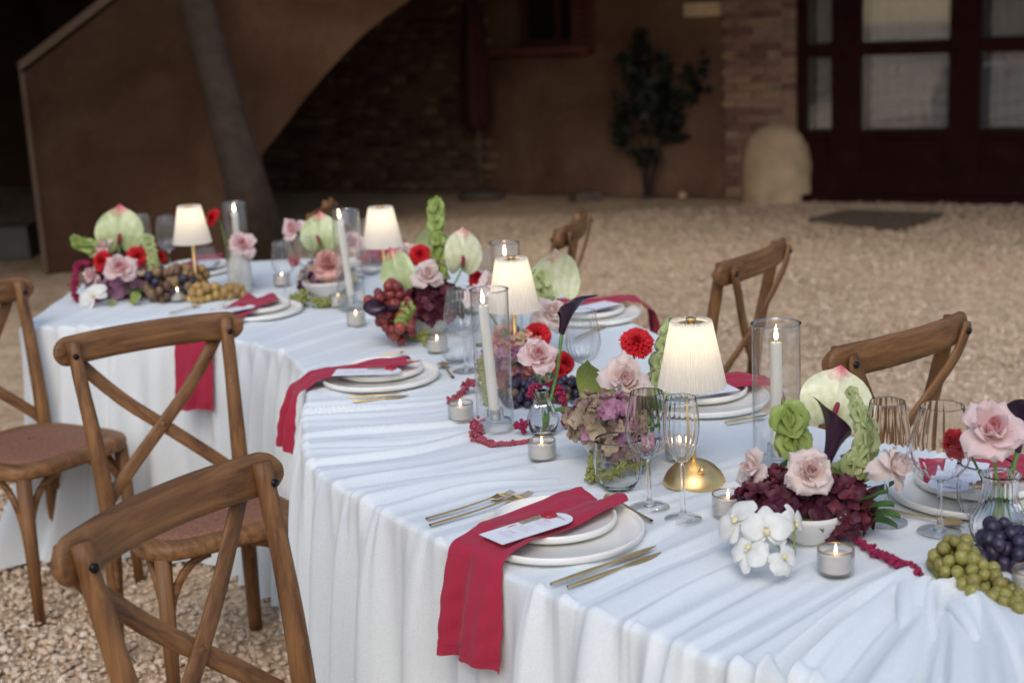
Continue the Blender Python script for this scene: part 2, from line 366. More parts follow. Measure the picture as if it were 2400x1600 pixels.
# ================================================================== SETTING
def gravel_mat():
    m, nt, b, out = nodes('pale_gravel')
    c = objco(nt)
    v = N(nt, 'ShaderNodeTexVoronoi', Scale=62); nt.links.new(c, v.inputs[0])
    v2 = N(nt, 'ShaderNodeTexVoronoi', Scale=21); nt.links.new(c, v2.inputs[0])
    n = N(nt, 'ShaderNodeTexNoise', Scale=.9, Detail=5); nt.links.new(c, n.inputs[0])
    n2 = N(nt, 'ShaderNodeTexNoise', Scale=7, Detail=4); nt.links.new(c, n2.inputs[0])
    sp = nt.nodes.new('ShaderNodeSeparateColor'); nt.links.new(v.outputs['Color'], sp.inputs[0])
    base = ramp(nt, sp.outputs[0], [(0, (.50, .375, .245)), (.5, (.64, .49, .335)), (1, (.74, .59, .43))])
    sp2 = nt.nodes.new('ShaderNodeSeparateColor'); nt.links.new(v2.outputs['Color'], sp2.inputs[0])
    m1 = N(nt, 'ShaderNodeMixRGB'); m1.blend_type = 'MULTIPLY'; m1.inputs[0].default_value = .5; nt.links.new(base, m1.inputs[1]); nt.links.new(ramp(nt, sp2.outputs[0], [(0, (.7, .68, .66)), (1, (1.2, 1.16, 1.1))]), m1.inputs[2])
    m2 = N(nt, 'ShaderNodeMixRGB'); m2.blend_type = 'MULTIPLY'; m2.inputs[0].default_value = .9; nt.links.new(m1.outputs[0], m2.inputs[1]); nt.links.new(ramp(nt, n.outputs[0], [(.3, (.78, .74, .70)), (.7, (1.1, 1.08, 1.04))]), m2.inputs[2])
    m3 = N(nt, 'ShaderNodeMixRGB'); m3.blend_type = 'MULTIPLY'; m3.inputs[0].default_value = .6; nt.links.new(m2.outputs[0], m3.inputs[1]); nt.links.new(ramp(nt, n2.outputs[0], [(.32, (.66, .62, .58)), (.62, (1.1, 1.1, 1.1))]), m3.inputs[2])
    nt.links.new(m3.outputs[0], b.inputs['Base Color']); b.inputs['Roughness'].default_value = .95; b.inputs['Specular IOR Level'].default_value = .2
    inv = N(nt, 'ShaderNodeMath', operation='SUBTRACT'); inv.inputs[0].default_value = 1; nt.links.new(v.outputs['Distance'], inv.inputs[1])
    bump(nt, b, inv.outputs[0], .55, .010)
    return m
M['gravel'] = gravel_mat()
def stone_mat():
    m, nt, b, out = nodes('gravel_stone')
    at = nt.nodes.new('ShaderNodeAttribute'); at.attribute_name = 'tone'
    c = ramp(nt, at.outputs['Fac'], [(0, (.42, .31, .21)), (.4, (.63, .48, .335)), (.8, (.73, .59, .44)), (1, (.85, .74, .60))])
    nt.links.new(c, b.inputs['Base Color']); b.inputs['Roughness'].default_value = .9; b.inputs['Specular IOR Level'].default_value = .2
    n = N(nt, 'ShaderNodeTexNoise', Scale=220, Detail=4); nt.links.new(objco(nt), n.inputs[0]); bump(nt, b, n.outputs[0], .4, .001)
    return m
M['stone'] = stone_mat()

g = MB()
xs = np.concatenate([np.linspace(-60, -6, 12), np.linspace(-5.5, 6, 93), np.linspace(7, 60, 12)]); ys = np.concatenate([np.linspace(-60, 0, 10), np.linspace(.2, 15, 110), np.linspace(16, 80, 10)])
X, Y = np.meshgrid(xs, ys, indexing='ij')
Z = .012 * np.sin(X * 1.7 + 1.3 * np.sin(Y * .9)) * np.sin(Y * 1.3 + X * .4) + .006 * np.sin(X * 5.1 + Y * 3.3) * np.sin(Y * 4.7 - X * 2)
Z = Z * np.exp(-((X / 9) ** 2 + ((Y - 6) / 9) ** 2)) - .012
g.grid(np.stack([X, Y, Z], 2))
tag(g.obj('gravel_ground', M['gravel']), kind='structure')

def scatter_stones(name, n, region, rmin, rmax, seed):
    r = np.random.default_rng(seed)
    BV, BF = ICO[1]; BV = BV[:12] if len(BV) == 12 else BV
    pts = region(r, n); n = len(pts)
    sc = rmin + (rmax - rmin) * r.random((n, 1)) ** 2.2
    ax = np.concatenate([sc * (.75 + .6 * r.random((n, 1))), sc * (.7 + .4 * r.random((n, 1))), sc * (.38 + .35 * r.random((n, 1)))], 1)
    V = BV[None] * (1 + .22 * r.standard_normal((n, len(BV), 1)).clip(-1.5, 1.5)) * ax[:, None]
    a = r.random(n) * 6.283; t = r.normal(0, .35, n)
    ca, sa, ct, st = np.cos(a), np.sin(a), np.cos(t), np.sin(t)
    x, y, z = V[..., 0], V[..., 1], V[..., 2]
    x, z = x * ct[:, None] - z * st[:, None], x * st[:, None] + z * ct[:, None]
    x, y = x * ca[:, None] - y * sa[:, None], x * sa[:, None] + y * ca[:, None]
    P = np.stack([x + pts[:, :1], y + pts[:, 1:2], z + pts[:, 2:3]], 2).reshape(-1, 3)
    F = (np.array(BF)[None] + (np.arange(n) * len(BV))[:, None, None]).reshape(-1, 3)
    me = bpy.data.meshes.new(name); me.vertices.add(len(P)); me.vertices.foreach_set('co', P.astype('f').ravel())
    me.loops.add(F.size); me.loops.foreach_set('vertex_index', F.astype('i').ravel()); me.polygons.add(len(F))
    me.polygons.foreach_set('loop_start', np.arange(0, F.size, 3, dtype='i')); me.polygons.foreach_set('loop_total', np.full(len(F), 3, 'i'))
    at = me.attributes.new('tone', 'FLOAT', 'POINT'); at.data.foreach_set('value', np.repeat(r.beta(2.2, 2.2, n), len(BV)).astype('f'))
    me.materials.append(M['stone']); me.update(calc_edges=True); me.validate()
    return link(name, me)
def near_left(r, n):
    p = np.stack([r.uniform(-2.6, -.25, n), r.uniform(2.6, 6.0, n), r.uniform(-.012, .010, n)], 1)
    return p[p[:, 0] > -.50 * p[:, 1] + .0]
tag(scatter_stones('gravel_stones', 34000, near_left, .005, .0165, 3), 'loose pale gravel stones around the chair feet at lower left', 'gravel', kind='stuff')
def mid_right(r, n):
    y = 3.6 + 8.4 * r.random(n) ** 1.2
    return np.stack([r.uniform(-.16, .40, n) * y + .3, y, r.uniform(-.012, .006, n)], 1)
tag(scatter_stones('gravel_stones', 56000, mid_right, .005, .0155, 4), 'loose pale gravel stones on the courtyard behind the table', 'gravel', kind='stuff')

# ---- plaster / brick
def plaster(name, c1, c2, c3):
    m, nt, b, out = nodes(name); c = objco(nt)
    n = N(nt, 'ShaderNodeTexNoise', Scale=1.3, Detail=7, Roughness=.6, Distortion=.5); nt.links.new(c, n.inputs[0])
    n2 = N(nt, 'ShaderNodeTexNoise', Scale=14, Detail=6, Roughness=.7); nt.links.new(c, n2.inputs[0])
    nt2 = N(nt, 'ShaderNodeMixRGB'); nt2.blend_type = 'MULTIPLY'; nt2.inputs[0].default_value = .5
    nt.links.new(ramp(nt, n.outputs[0], [(.32, c1), (.5, c2), (.7, c3)]), nt2.inputs[1]); nt.links.new(ramp(nt, n2.outputs[0], [(.3, (.7, .68, .66)), (.7, (1.15, 1.12, 1.1))]), nt2.inputs[2])
    nt.links.new(nt2.outputs[0], b.inputs['Base Color']); b.inputs['Roughness'].default_value = .95; b.inputs['Specular IOR Level'].default_value = .1
    bump(nt, b, n2.outputs[0], .5, .01); return m
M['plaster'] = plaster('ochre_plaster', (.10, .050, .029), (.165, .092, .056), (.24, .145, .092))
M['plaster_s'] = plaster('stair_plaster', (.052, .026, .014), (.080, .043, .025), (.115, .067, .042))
M['coping'] = plaster('stone_coping', (.13, .085, .055), (.17, .115, .078), (.21, .145, .10))
M['brick'] = simple('old_red_brick', (.25, .135, .09), .9, var=.25, scale=14, bmp=.6, bscale=60, bdist=.004, rnd=.4)
M['brick_d'] = simple('dark_rubble_brick', (.15, .085, .055), .9, var=.4, scale=10, bmp=.6, bscale=40, bdist=.006, rnd=.5)
M['mortar'] = simple('lime_mortar', (.30, .20, .135), .95, var=.25, scale=8, bmp=.4, bscale=50, bdist=.004)
M['bollard'] = simple('pale_limestone', (.56, .40, .24), .9, var=.2, scale=6, bmp=.5, bscale=30, bdist=.006)
M['door'] = simple('oxblood_painted_wood', (.028, .006, .005), .75, var=.25, scale=6, spec=.12)
M['shutter'] = simple('brick_red_window_paint', (.11, .026, .018), .6, var=.25, scale=8)
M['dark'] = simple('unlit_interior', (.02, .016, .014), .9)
M['curtain'] = cloth('pale_checked_curtain', (.50, .45, .40), 60, .5, .15)
M['iron'] = simple('rusted_iron', (.15, .11, .08), .7, .4, var=.4, scale=30)
M['bark'] = simple('brown_bark', (.034, .021, .013), .95, var=.4, scale=9, bmp=.9, bscale=22, bdist=.02)
M['leaf_d'] = simple('dark_climber_leaf', (.013, .018, .009), .6, var=.4, scale=5, trans=.1)
M['leaf_t'] = simple('tree_leaf', (.05, .085, .025), .6, var=.4, scale=.8, trans=.2)
M['step'] = simple('grey_step_stone', (.13, .125, .12), .9, var=.2, scale=5, bmp=.3, bscale=30)
M['redcloth'] = simple('dark_red_canvas', (.05, .006, .007), .85, var=.3, scale=8)
M['tile'] = simple('terracotta_roof_tile', (.26, .12, .07), .9, var=.3, scale=8)

# ---- the long wall of the house (local x runs along it, local -y faces the yard)
WA = -0.4990
house = empty('farmhouse', (0.069, 13.598, 0), WA, 'ochre plastered farmhouse wall behind the courtyard with brick pier and glazed red doors', 'building')
HX0, HX1 = -9.0, 9.0
dx0 = (2.800, 0.610)[0]            # left edge of the doorway
px0 = (2.136, 0.614)[0]            # left edge of the brick pier
wx0, wx1 = (0.085, 1.575)[0], (0.850, 1.544)[0]; wsill = (0.519, 1.373)[1]
w = MB()
w.box(((HX0 + wx0) / 2, .25, 2.4), (wx0 - HX0, .5, 4.8))
w.box(((wx0 + wx1) / 2, .25, wsill / 2), (wx1 - wx0, .5, wsill))
w.box(((wx0 + wx1) / 2, .25, (wsill + 1.5 + 4.8) / 2), (wx1 - wx0, .5, 4.8 - wsill - 1.5))
w.box(((wx1 + px0) / 2, .25, 2.4), (px0 - wx1, .5, 4.8))
w.box(((px0 + dx0) / 2, .27, 2.4), (dx0 - px0, .46, 4.8))
w.box(((dx0 + HX1) / 2, .25, 3.75), (HX1 - dx0, .5, 2.1))
w.box((-9.7, -4.2, 1.5), (.3, 8.0, 3.0)); w.obj('plaster_wall', M['plaster'], house, smooth=False)  # this last box is an unseen side wall added to stop light from the left
for k in range(1):
    e = MB(); e.box((4.7, -1.9, 3.02), (8.9, 4.8, .10)); e.obj('added_eaves', M['bark'], house, smooth=False)  # deep unseen overhang added to keep light off wall and doors
# brick pier
brk = [MB().box((0, 0, 0), (.245, .06, .052)).mesh('pier_brick', M['brick'], False), MB().box((0, 0, 0), (.12, .06, .052)).mesh('half_brick', M['brick'], False)]
mo = MB(); mo.box(((px0 + dx0) / 2, .02, 1.5), (dx0 - px0 - .02, .03, 3.0)); mo.obj('mortar_bed', M['mortar'], house, smooth=False)
rr = random.Random(5)
row = 0; z = .05
while z < 2.25:
    x = px0 + .02 - (.13 if row % 2 else 0)
    while x < dx0 - .05:
        full = x >= px0 and x + .25 <= dx0
        if rr.random() > .10:
            if full: link('brick', brk[0], house, (x + .125, .012 - rr.uniform(0, .012), z + .026 + rr.uniform(-.003, .003)), (rr.uniform(-.02, .02), rr.uniform(-.02, .02), 0))
            elif x < px0: link('brick', brk[1], house, (px0 + .062, .012 - rr.uniform(0, .012), z + .026))
            elif dx0 - x > .13: link('brick', brk[1], house, (dx0 - .062, .012 - rr.uniform(0, .012), z + .026))
        x += .262
    z += .068; row += 1
# rubble stones on the wall under the stair
rx0, rx1 = (-3.288, 0.111)[0], (-0.225, 0.141)[0]
stn = []
for k in range(6):
    b_ = MB(); V, F = ICO[1]; V = V * (1 + .15 * RNG.standard_normal((len(V), 1))); b_.add(np.clip(V, -.75, .75) * np.array([.15, .05, .06]), F); stn.append(b_.mesh('rubble_stone', M['brick_d'], False))
z = .06; row = 0; cnt = 0
while z < 1.9:
    x = rx0 + rr.uniform(0, .15)
    while x < rx1:
        s_ = rr.uniform(.75, 1.25)
        if rr.random() > .18 and cnt < 280: link('stone', rr.choice(stn), house, (x, .0, z + rr.uniform(-.01, .01)), (0, 0, rr.choice((0, PI))), (s_, 1, rr.uniform(.7, 1))); cnt += 1
        x += .22 * s_ + .01
    z += .105
# window with red frame, open shutter and sill
wd = empty('window', (0, 0, 0)); wd.parent = house
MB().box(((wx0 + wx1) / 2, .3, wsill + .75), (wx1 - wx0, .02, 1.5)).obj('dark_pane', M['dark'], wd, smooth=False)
f_ = MB()
for x in (wx0 + .03, wx1 - .03, (wx0 + wx1) / 2): f_.box((x, .2, wsill + .75), (.06, .06, 1.5))
f_.box(((wx0 + wx1) / 2, .2, wsill + .03), (wx1 - wx0 - .13, .055, .06)); f_.obj('window_frame', M['shutter'], wd, smooth=False)
MB().box(((wx0 + wx1) / 2 - .05, -.05, wsill - .035), (wx1 - wx0 + .25, .22, .07)).obj('window_sill', M['shutter'], wd, smooth=False)
sh_ = MB(); sx = wx0 - .02
sh_.box((wx1 + .02 - .13, -.02, wsill + .75), (.05, .03, 1.5)); sh_.box((wx1 - .02 + .08, -.02, wsill + .75), (.05, .03, 1.5))
for k in range(22): sh_.box((wx1 + .0 - .02, -.015, wsill + .04 + k * .066), (.14, .02, .05))
sh_.obj('shutter', M['shutter'], wd, smooth=False)
# stone plaque
px_, pz_ = (1.977, 1.637)
MB().box((px_, -.03, pz_), (.33, .06, .12)).obj('plaque', M['bollard'], house, smooth=False)

# glazed doors
door = empty('glazed_doors', (0, 0, 0)); door.parent = house
def zz(px, py): return 0
zr0, zr1 = (3.642, 0.516)[1], (3.642, 0.586)[1]      # bottom rail of glass
zm0, zm1 = (3.634, 1.201)[1], (3.633, 1.304)[1]       # middle rail
posts = [((2.800, 0.610)[0], (2.867, 0.609)[0]), ((3.096, 0.607)[0], (3.329, 0.606)[0]), ((4.062, 0.601)[0], (4.298, 0.599)[0]), ((4.971, 0.594)[0], (5.190, 0.593)[0]), ((5.404, 0.591)[0], (5.465, 0.591)[0])]
DZ = 2.7
for a, b in posts: MB().box(((a + b) / 2, .06, DZ / 2 + .02), (b - a, .09, DZ - .04)).obj('door_post', M['door'], door, smooth=False)
fr = MB(); fr.box(((posts[0][0] + posts[-1][1]) / 2, .02, .02), (posts[-1][1] - posts[0][0], .28, .06)); fr.obj('threshold', M['door'], door, smooth=False)
for k in range(4):
    a, b = posts[k][1], posts[k + 1][0]; cx, wd_ = (a + b) / 2, b - a
    for zc_, hh_ in (((zr0 + zr1) / 2, max(.05, zr1 - zr0)), ((zm0 + zm1) / 2, max(.06, zm1 - zm0)), (.14, .18), (DZ - .1, .12)):
        MB().box((cx, .065, zc_), (wd_, .07, hh_)).obj('door_rail', M['door'], door, smooth=False)
    lf = MB(); lf.box((cx, .085, (.23 + zr0) / 2), (wd_, .03, zr0 - .23)); lf.box((cx, .06, (.23 + zr0) / 2), (wd_ - .12, .03, zr0 - .37)); lf.obj('door_panel', M['door'], door, smooth=False)
    for z0, z1 in ((zr1, zm0), (zm1, DZ - .16)):
        MB().box((cx, .075, (z0 + z1) / 2), (wd_, .006, z1 - z0)).obj('pane', M['glass'], door, smooth=False)
        # curtain hanging behind the pane, horizontal gathers
        nx, nz = 24, 40; P = np.zeros((nx, nz, 3))
        for i in range(nx):
            for j in range(nz):
                u, v = i / (nx - 1), j / (nz - 1)
                P[i, j] = (a + .06 + (wd_ - .10) * u, .16 + .012 * math.sin(u * 40 + v * 2) + .016 * math.sin(v * 31 + 1.2 * math.sin(u * 5 + k)), z0 + .01 + (z1 - z0 - .02) * v)
        MB().grid(P).obj('curtain', M['curtain'], door)
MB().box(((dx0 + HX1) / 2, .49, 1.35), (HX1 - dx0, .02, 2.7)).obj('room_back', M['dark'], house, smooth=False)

# ---- stair flank with the arch under it
SA = 0.1737
stair = empty('outside_staircase', (-3.35, 10.221, 0), SA, 'plastered outside staircase with stone coping and an open arch beneath', 'staircase')
p0 = (-0.008, 1.434); p1 = (0.684, 1.901); q0 = (1.602, 0.747); qs = [(1.602, 0.747), (1.765, 0.924), (1.971, 1.159), (2.206, 1.392), (2.455, 1.609), (2.766, 1.808)]
xl = (0.038, 0.123)[0]; xl = (xl + p0[0]) / 2
slope = (p1[1] - p0[1]) / (p1[0] - p0[0])
top = [(xl, p0[1])] + [(xl + d, p0[1] + slope * d) for d in (1.0, 2.0, 3.0, 4.6, 6.0)]
arch = crv(qs, 16).tolist(); ex = arch[-1][0]; ez = arch[-1][1]
arch += [[ex + .45, ez + .27], [ex + 1.0, ez + .42], [xl + 6.0, ez + .5]]
poly = [(xl, 0)] + top + arch[::-1] + [(q0[0], 0)]
def prism(poly, y0, y1):
    n = len(poly); V = [(x, y0, z) for x, z in poly] + [(x, y1, z) for x, z in poly]
    F = [tuple(range(n - 1, -1, -1)), tuple(range(n, 2 * n))] + [(i, (i + 1) % n, (i + 1) % n + n, i + n) for i in range(n)]
    return V, F
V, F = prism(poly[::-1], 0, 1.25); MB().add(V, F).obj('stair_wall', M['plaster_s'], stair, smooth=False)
ca = MB(); t0, t1 = Vector((xl - .03, 0, p0[1])), Vector((xl + 6, 0, p0[1] + slope * 6))
V, F = prism([(xl - .035, p0[1] + .004), (xl + 6, p0[1] + slope * (6.035) + .004), (xl + 6, p0[1] + slope * 6.035 + .07), (xl - .035, p0[1] + .07)][::-1], -.035, .3); ca.add(V, F)
V, F = prism([(xl - .035, 0), (xl - .002, 0), (xl - .002, p0[1]), (xl - .035, p0[1])][::-1], -.02, .3); ca.add(V, F)
ca.obj('coping', M['coping'], stair, smooth=False)
# low kerb stone left of the stair
c_ = (-3.944, 11.161, 0.000)
t = tag(MB().box((c_[0] - .35, c_[1], .12), (1.1, .4, .24), .1).obj('stone_block', M['step'], smooth=False), 'low grey stone block left of the staircase foot in deep shade', 'stone block')
# unseen roof on posts, added to darken the yard's far side
gal = empty('added_roof', (0.069, 13.598, 0), WA, 'deep unseen timber roof added above the staircase and the wall to shade them', 'porch')
MB().box((-5.0, -3.6, 3.0), (10.4, 9.4, .12)).obj('roof_deck', M['bark'], gal, smooth=False)
for xx in (-9.9, -7.6):
    MB().tube([(xx, -7.6, 0), (xx, -7.6, 2.95)], .09, 10).obj('post', M['bark'], gal)

# ---- leaning tree trunk in front of the stair
tr_ = empty('courtyard_tree', (-1.721, 10.027, 0.000), 0, 'leaning bare brown tree trunk in front of the staircase', 'tree')
bx_, by_, _z = (-1.721, 10.027, 0.000)
tb, tt = (-1.724, 9.700, 0.057), (-2.032, 9.900, 1.865)
o_ = Vector((bx_, by_, 0)); path = [Vector((bx_, by_, -.05)), Vector((-1.695, 9.500, 0.510)), Vector((-1.800, 9.550, 1.021)), Vector((-1.912, 9.700, 1.496)), Vector((-1.997, 9.800, 1.862)), Vector((-2.056, 9.900, 2.061)), Vector((-2.056, 9.900, 2.061)) + Vector((-.2, .2, 1.2)), Vector((-2.056, 9.900, 2.061)) + Vector((-.1, .3, 2.6))]
pp = crv([tuple(p - o_) for p in path], 26)
tk = MB(); rings = [.18 - .045 * min(1, i / 8) - .0015 * i for i in range(26)]
tk.tube([tuple(p) for p in pp], rings, 14); tk.obj('trunk', M['bark'], tr_)
topp = Vector(pp[-1])
br = MB(); rb = random.Random(9); tips = []
for k in range(9):
    a = k * .7 + rb.random(); L = rb.uniform(1.2, 2.2)
    p_ = [topp, topp + Vector((math.cos(a) * L * .5, math.sin(a) * L * .5, .5)), topp + Vector((math.cos(a) * L, math.sin(a) * L, rb.uniform(.5, 1.5)))]
    br.tube(crv([tuple(q) for q in p_], 6).tolist(), [.06, .05, .04, .03, .025, .015], 6); tips.append(p_[2])
br.obj('limbs', M['bark'], tr_)
def leaves(n, centre, rad, size, seed):
    r = np.random.default_rng(seed); d = r.standard_normal((n, 3)); d /= np.linalg.norm(d, axis=1)[:, None]
    cl = r.standard_normal((40, 3)) * .5; k = r.integers(0, 40, n)
    c = np.array(centre) + (cl[k] + d * .35 * r.random((n, 1)) ** .5) * np.array(rad)
    a = r.standard_normal((n, 3)); a /= np.linalg.norm(a, axis=1)[:, None]; b = np.cross(a, r.standard_normal((n, 3))); b /= np.linalg.norm(b, axis=1)[:, None]
    s = size * (.6 + .8 * r.random((n, 1)))
    V = np.stack([c - a * s, c + b * s * .45, c + a * s, c - b * s * .45], 1).reshape(-1, 3)
    return V, [tuple(range(i * 4, i * 4 + 4)) for i in range(n)]
V, F = leaves(9000, tuple(topp + Vector((.2, .2, 1.3))), (2.6, 2.4, 1.2), .16, 4)
tag(MB().add(V, F).obj('crown', M['leaf_t'], tr_, smooth=False), kind='stuff')

# ---- climbing plant by the wall
c_ = (1.284, 12.879, 0.000)
pl_ = empty('climbing_plant', (c_[0], c_[1] - .12, 0), 0, 'dark leafy climbing shrub on bare stems against the ochre wall', 'plant')
o_ = Vector((c_[0], c_[1] - .12, 0)); YP = c_[1] - .15
st = MB(); hubs = []
for pxs in ([(1515,460),(1508,400),(1500,330),(1480,270),(1470,200)], [(1520,460),(1535,390),(1545,330),(1575,260),(1620,200)], [(1512,460),(1520,380),(1520,300),(1510,200),(1500,110)]): pass
for pts in ([(1.286, 12.900, -0.003), (1.265, 12.900, 0.239), (1.242, 12.900, 0.509), (1.171, 12.900, 0.742), (1.122, 12.900, 1.009)],
            [(1.305, 12.900, -0.004), (1.371, 12.900, 0.272), (1.427, 12.900, 0.500), (1.556, 12.900, 0.761), (1.733, 12.900, 0.979)],
            [(1.274, 12.900, -0.002), (1.314, 12.900, 0.314), (1.341, 12.900, 0.619), (1.301, 12.900, 1.000), (1.272, 12.900, 1.338)]):
    dY = YP - 12.9
    q = [Vector(p) * (YP / 12.9) if False else Vector((p[0] * YP / 12.9, YP, 1.645 + (p[2] - 1.645) * YP / 12.9)) for p in pts]
    st.tube(crv([tuple(a - o_) for a in q], 12).tolist(), [.022 - .0012 * i for i in range(12)], 6)
st.obj('stems', M['bark'], pl_)
lf = MB()
for i, (p, rx, rz, n) in enumerate((((1.261, 12.900, 1.190), .13, .15, 120), ((1.369, 12.900, 0.959), .20, .18, 210), ((1.480, 12.900, 0.803), .24, .14, 260), ((1.133, 12.900, 0.744), .15, .22, 90), ((1.745, 12.900, 1.035), .15, .18, 260), ((1.514, 12.900, 0.611), .20, .12, 190), ((1.052, 12.900, 0.595), .09, .10, 90), ((1.296, 12.900, 0.372), .10, .07, 90), ((1.266, 12.900, 1.376), .05, .09, 50), ((1.129, 12.900, 1.233), .07, .05, 40))):
    q = (p[0] * YP / 12.9 - o_[0], 0, 1.645 + (p[2] - 1.645) * YP / 12.9)
    V, F = leaves(n, q, (rx, .14, rz), .055, 20 + i); lf.add(V, F)
tag(lf.obj('leaves', M['leaf_d'], pl_, smooth=False), kind='stuff')

# ---- bollard stone, black grate and hatch
bo = (2.374, 12.353, 0.000)
prof = [(.315, 0), (.31, .15), (.31, .32), (.285, .46), (.24, .56), (.16, .635), (.06, .665), (0, .668)]
tag(MB().lathe([(r * .97, z) for r, z in prof], 28).obj('guard_stone', M['bollard'], None, (bo[0], bo[1] + .02, -.02)), 'rounded pale guard stone at the corner of the red doors', 'guard stone')
ga = [(2.359, 10.936, 0.000), (2.749, 11.316, 0.000), (3.356, 10.894, 0.000), (2.868, 10.264, 0.000)]
gr = empty('drain_grate', (0, 0, 0), 0, 'dark slatted iron drain grate set in the gravel before the doors', 'grate')
A_, B_, C_, D_ = [Vector((p[0], p[1], .012)) for p in ga]
for k in range(7):
    t = (k + .5) / 7; a, b = A_.lerp(B_, t), D_.lerp(C_, t)
    MB().bar([a, b], (B_ - A_).length / 7 * .60, .03, (0, 0, 1)).obj('slat', M['iron'], gr, smooth=False)
fm = MB()
for a, b in ((A_, B_), (B_, C_), (C_, D_), (D_, A_)): fm.bar([a - Vector((0, 0, .006)), b - Vector((0, 0, .006))], .05, .03, (0, 0, 1))
fm.obj('rim', M['iron'], gr, smooth=False)
mc = (0.731, 12.909, 0.000)
tag(MB().box((mc[0], mc[1], .03), (.28, .18, .09), .4, .8).obj('stone', M['iron'], smooth=False), 'small black stone at the wall foot left of the climbing plant', 'stone')
ws = (1.590, 12.694, 0.000)
tag(MB().ico((ws[0], ws[1], .02), (.05, .04, .04)).obj('pebble', M['bollard']), 'single white pebble on the gravel right of the climbing plant', 'pebble')

# ---- things stored in the dark under the arch
c_ = (-0.748, 14.470, 0.000)
t = empty('leaning_pole', (0, 0, 0), 0, 'pale wooden pole leaning in the dark recess under the stairs', 'pole')
a, b = Vector((c_[0], c_[1] - .25, 0)), Vector((c_[0] - .06, c_[1] - .05, 1.5)); MB().tube([a, b], .022, 8).obj('shaft', M['coping'], t)
MB().tube([b, b + Vector((0, 0, .05))], .03, 8).obj('ferrule', M['iron'], t)
c_ = (-0.219, 13.714, 0.000)
um = empty('folded_parasol', (c_[0], c_[1] - .3, 0), 0, 'folded dark red parasol standing against the wall under the stairs', 'parasol')
MB().lathe([(0.0, .62), (.05, .63), (.13, .72), (.12, 1.2), (.08, 1.7), (.03, 1.95), (0, 1.97)], 24, 6, .02, 1, 5).obj('canopy', M['redcloth'], um)
MB().tube([(0, 0, .05), (0, 0, .64)], .02, 8).obj('pole', M['iron'], um)
MB().lathe([(0, .07), (.2, .06), (.22, 0), (0, 0)], 20).obj('base', M['iron'], um)
# ---- unseen buildings behind the camera and at left, added to block sky light
yard = empty('unseen_building', (0, 0, 0), 0, 'unseen plastered building added to block light from the near and left side of the courtyard', 'building')
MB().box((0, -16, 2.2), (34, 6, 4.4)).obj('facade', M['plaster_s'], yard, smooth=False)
MB().box((-9.2, 7.5, 2.4), (6.5, 10, 4.8)).obj('shading_wing', M['plaster_s'], yard, smooth=False)  # wing out of view, added to shade the ground at left
rf = MB(); V, F = prism([(-3.4, 4.4), (3.4, 4.4), (0, 6.0)], -17.5, 17.5); V = [(y, x - 16, z) for x, y, z in V]; rf.add(V, F); rf.obj('roof', M['tile'], yard, smooth=False)
for k in range(5): MB().box((-12 + 6 * k, -12.99, 1.6), (1.2, .06, 1.7)).obj('window', M['dark'], yard, smooth=False)

# ================================================================== TABLE AND CLOTH
LP = [(-1.577, 4.505), (-1.055, 4.316), (-0.690, 4.008), (-0.579, 3.778), (-0.516, 3.534), (-0.477, 3.156), (-0.418, 2.843), (-0.286, 2.609), (-0.146, 2.393), (0.042, 2.127), (0.170, 1.974), (0.278, 1.849), (0.381, 1.769), (0.501, 1.684), (0.657, 1.590)]
RP = [(-1.60, 5.55), (-1.0, 5.60), (-.45, 5.50), (-.05, 5.05), (.10, 4.75), (.29, 4.28), (.43, 3.85), (.50, 3.40), (.545, 3.12), (.70, 2.88), (.84, 2.74), (1.02, 2.56), (1.25, 2.32), (1.50, 2.10), (1.75, 1.90)]
NU, NV = 700, 230
def resample(P, n):
    c = crv(P, 800); d = np.r_[0, np.cumsum(np.linalg.norm(np.diff(c, axis=0), axis=1))]
    return c
uL, uR = crv(LP, NU), crv(RP, NU)

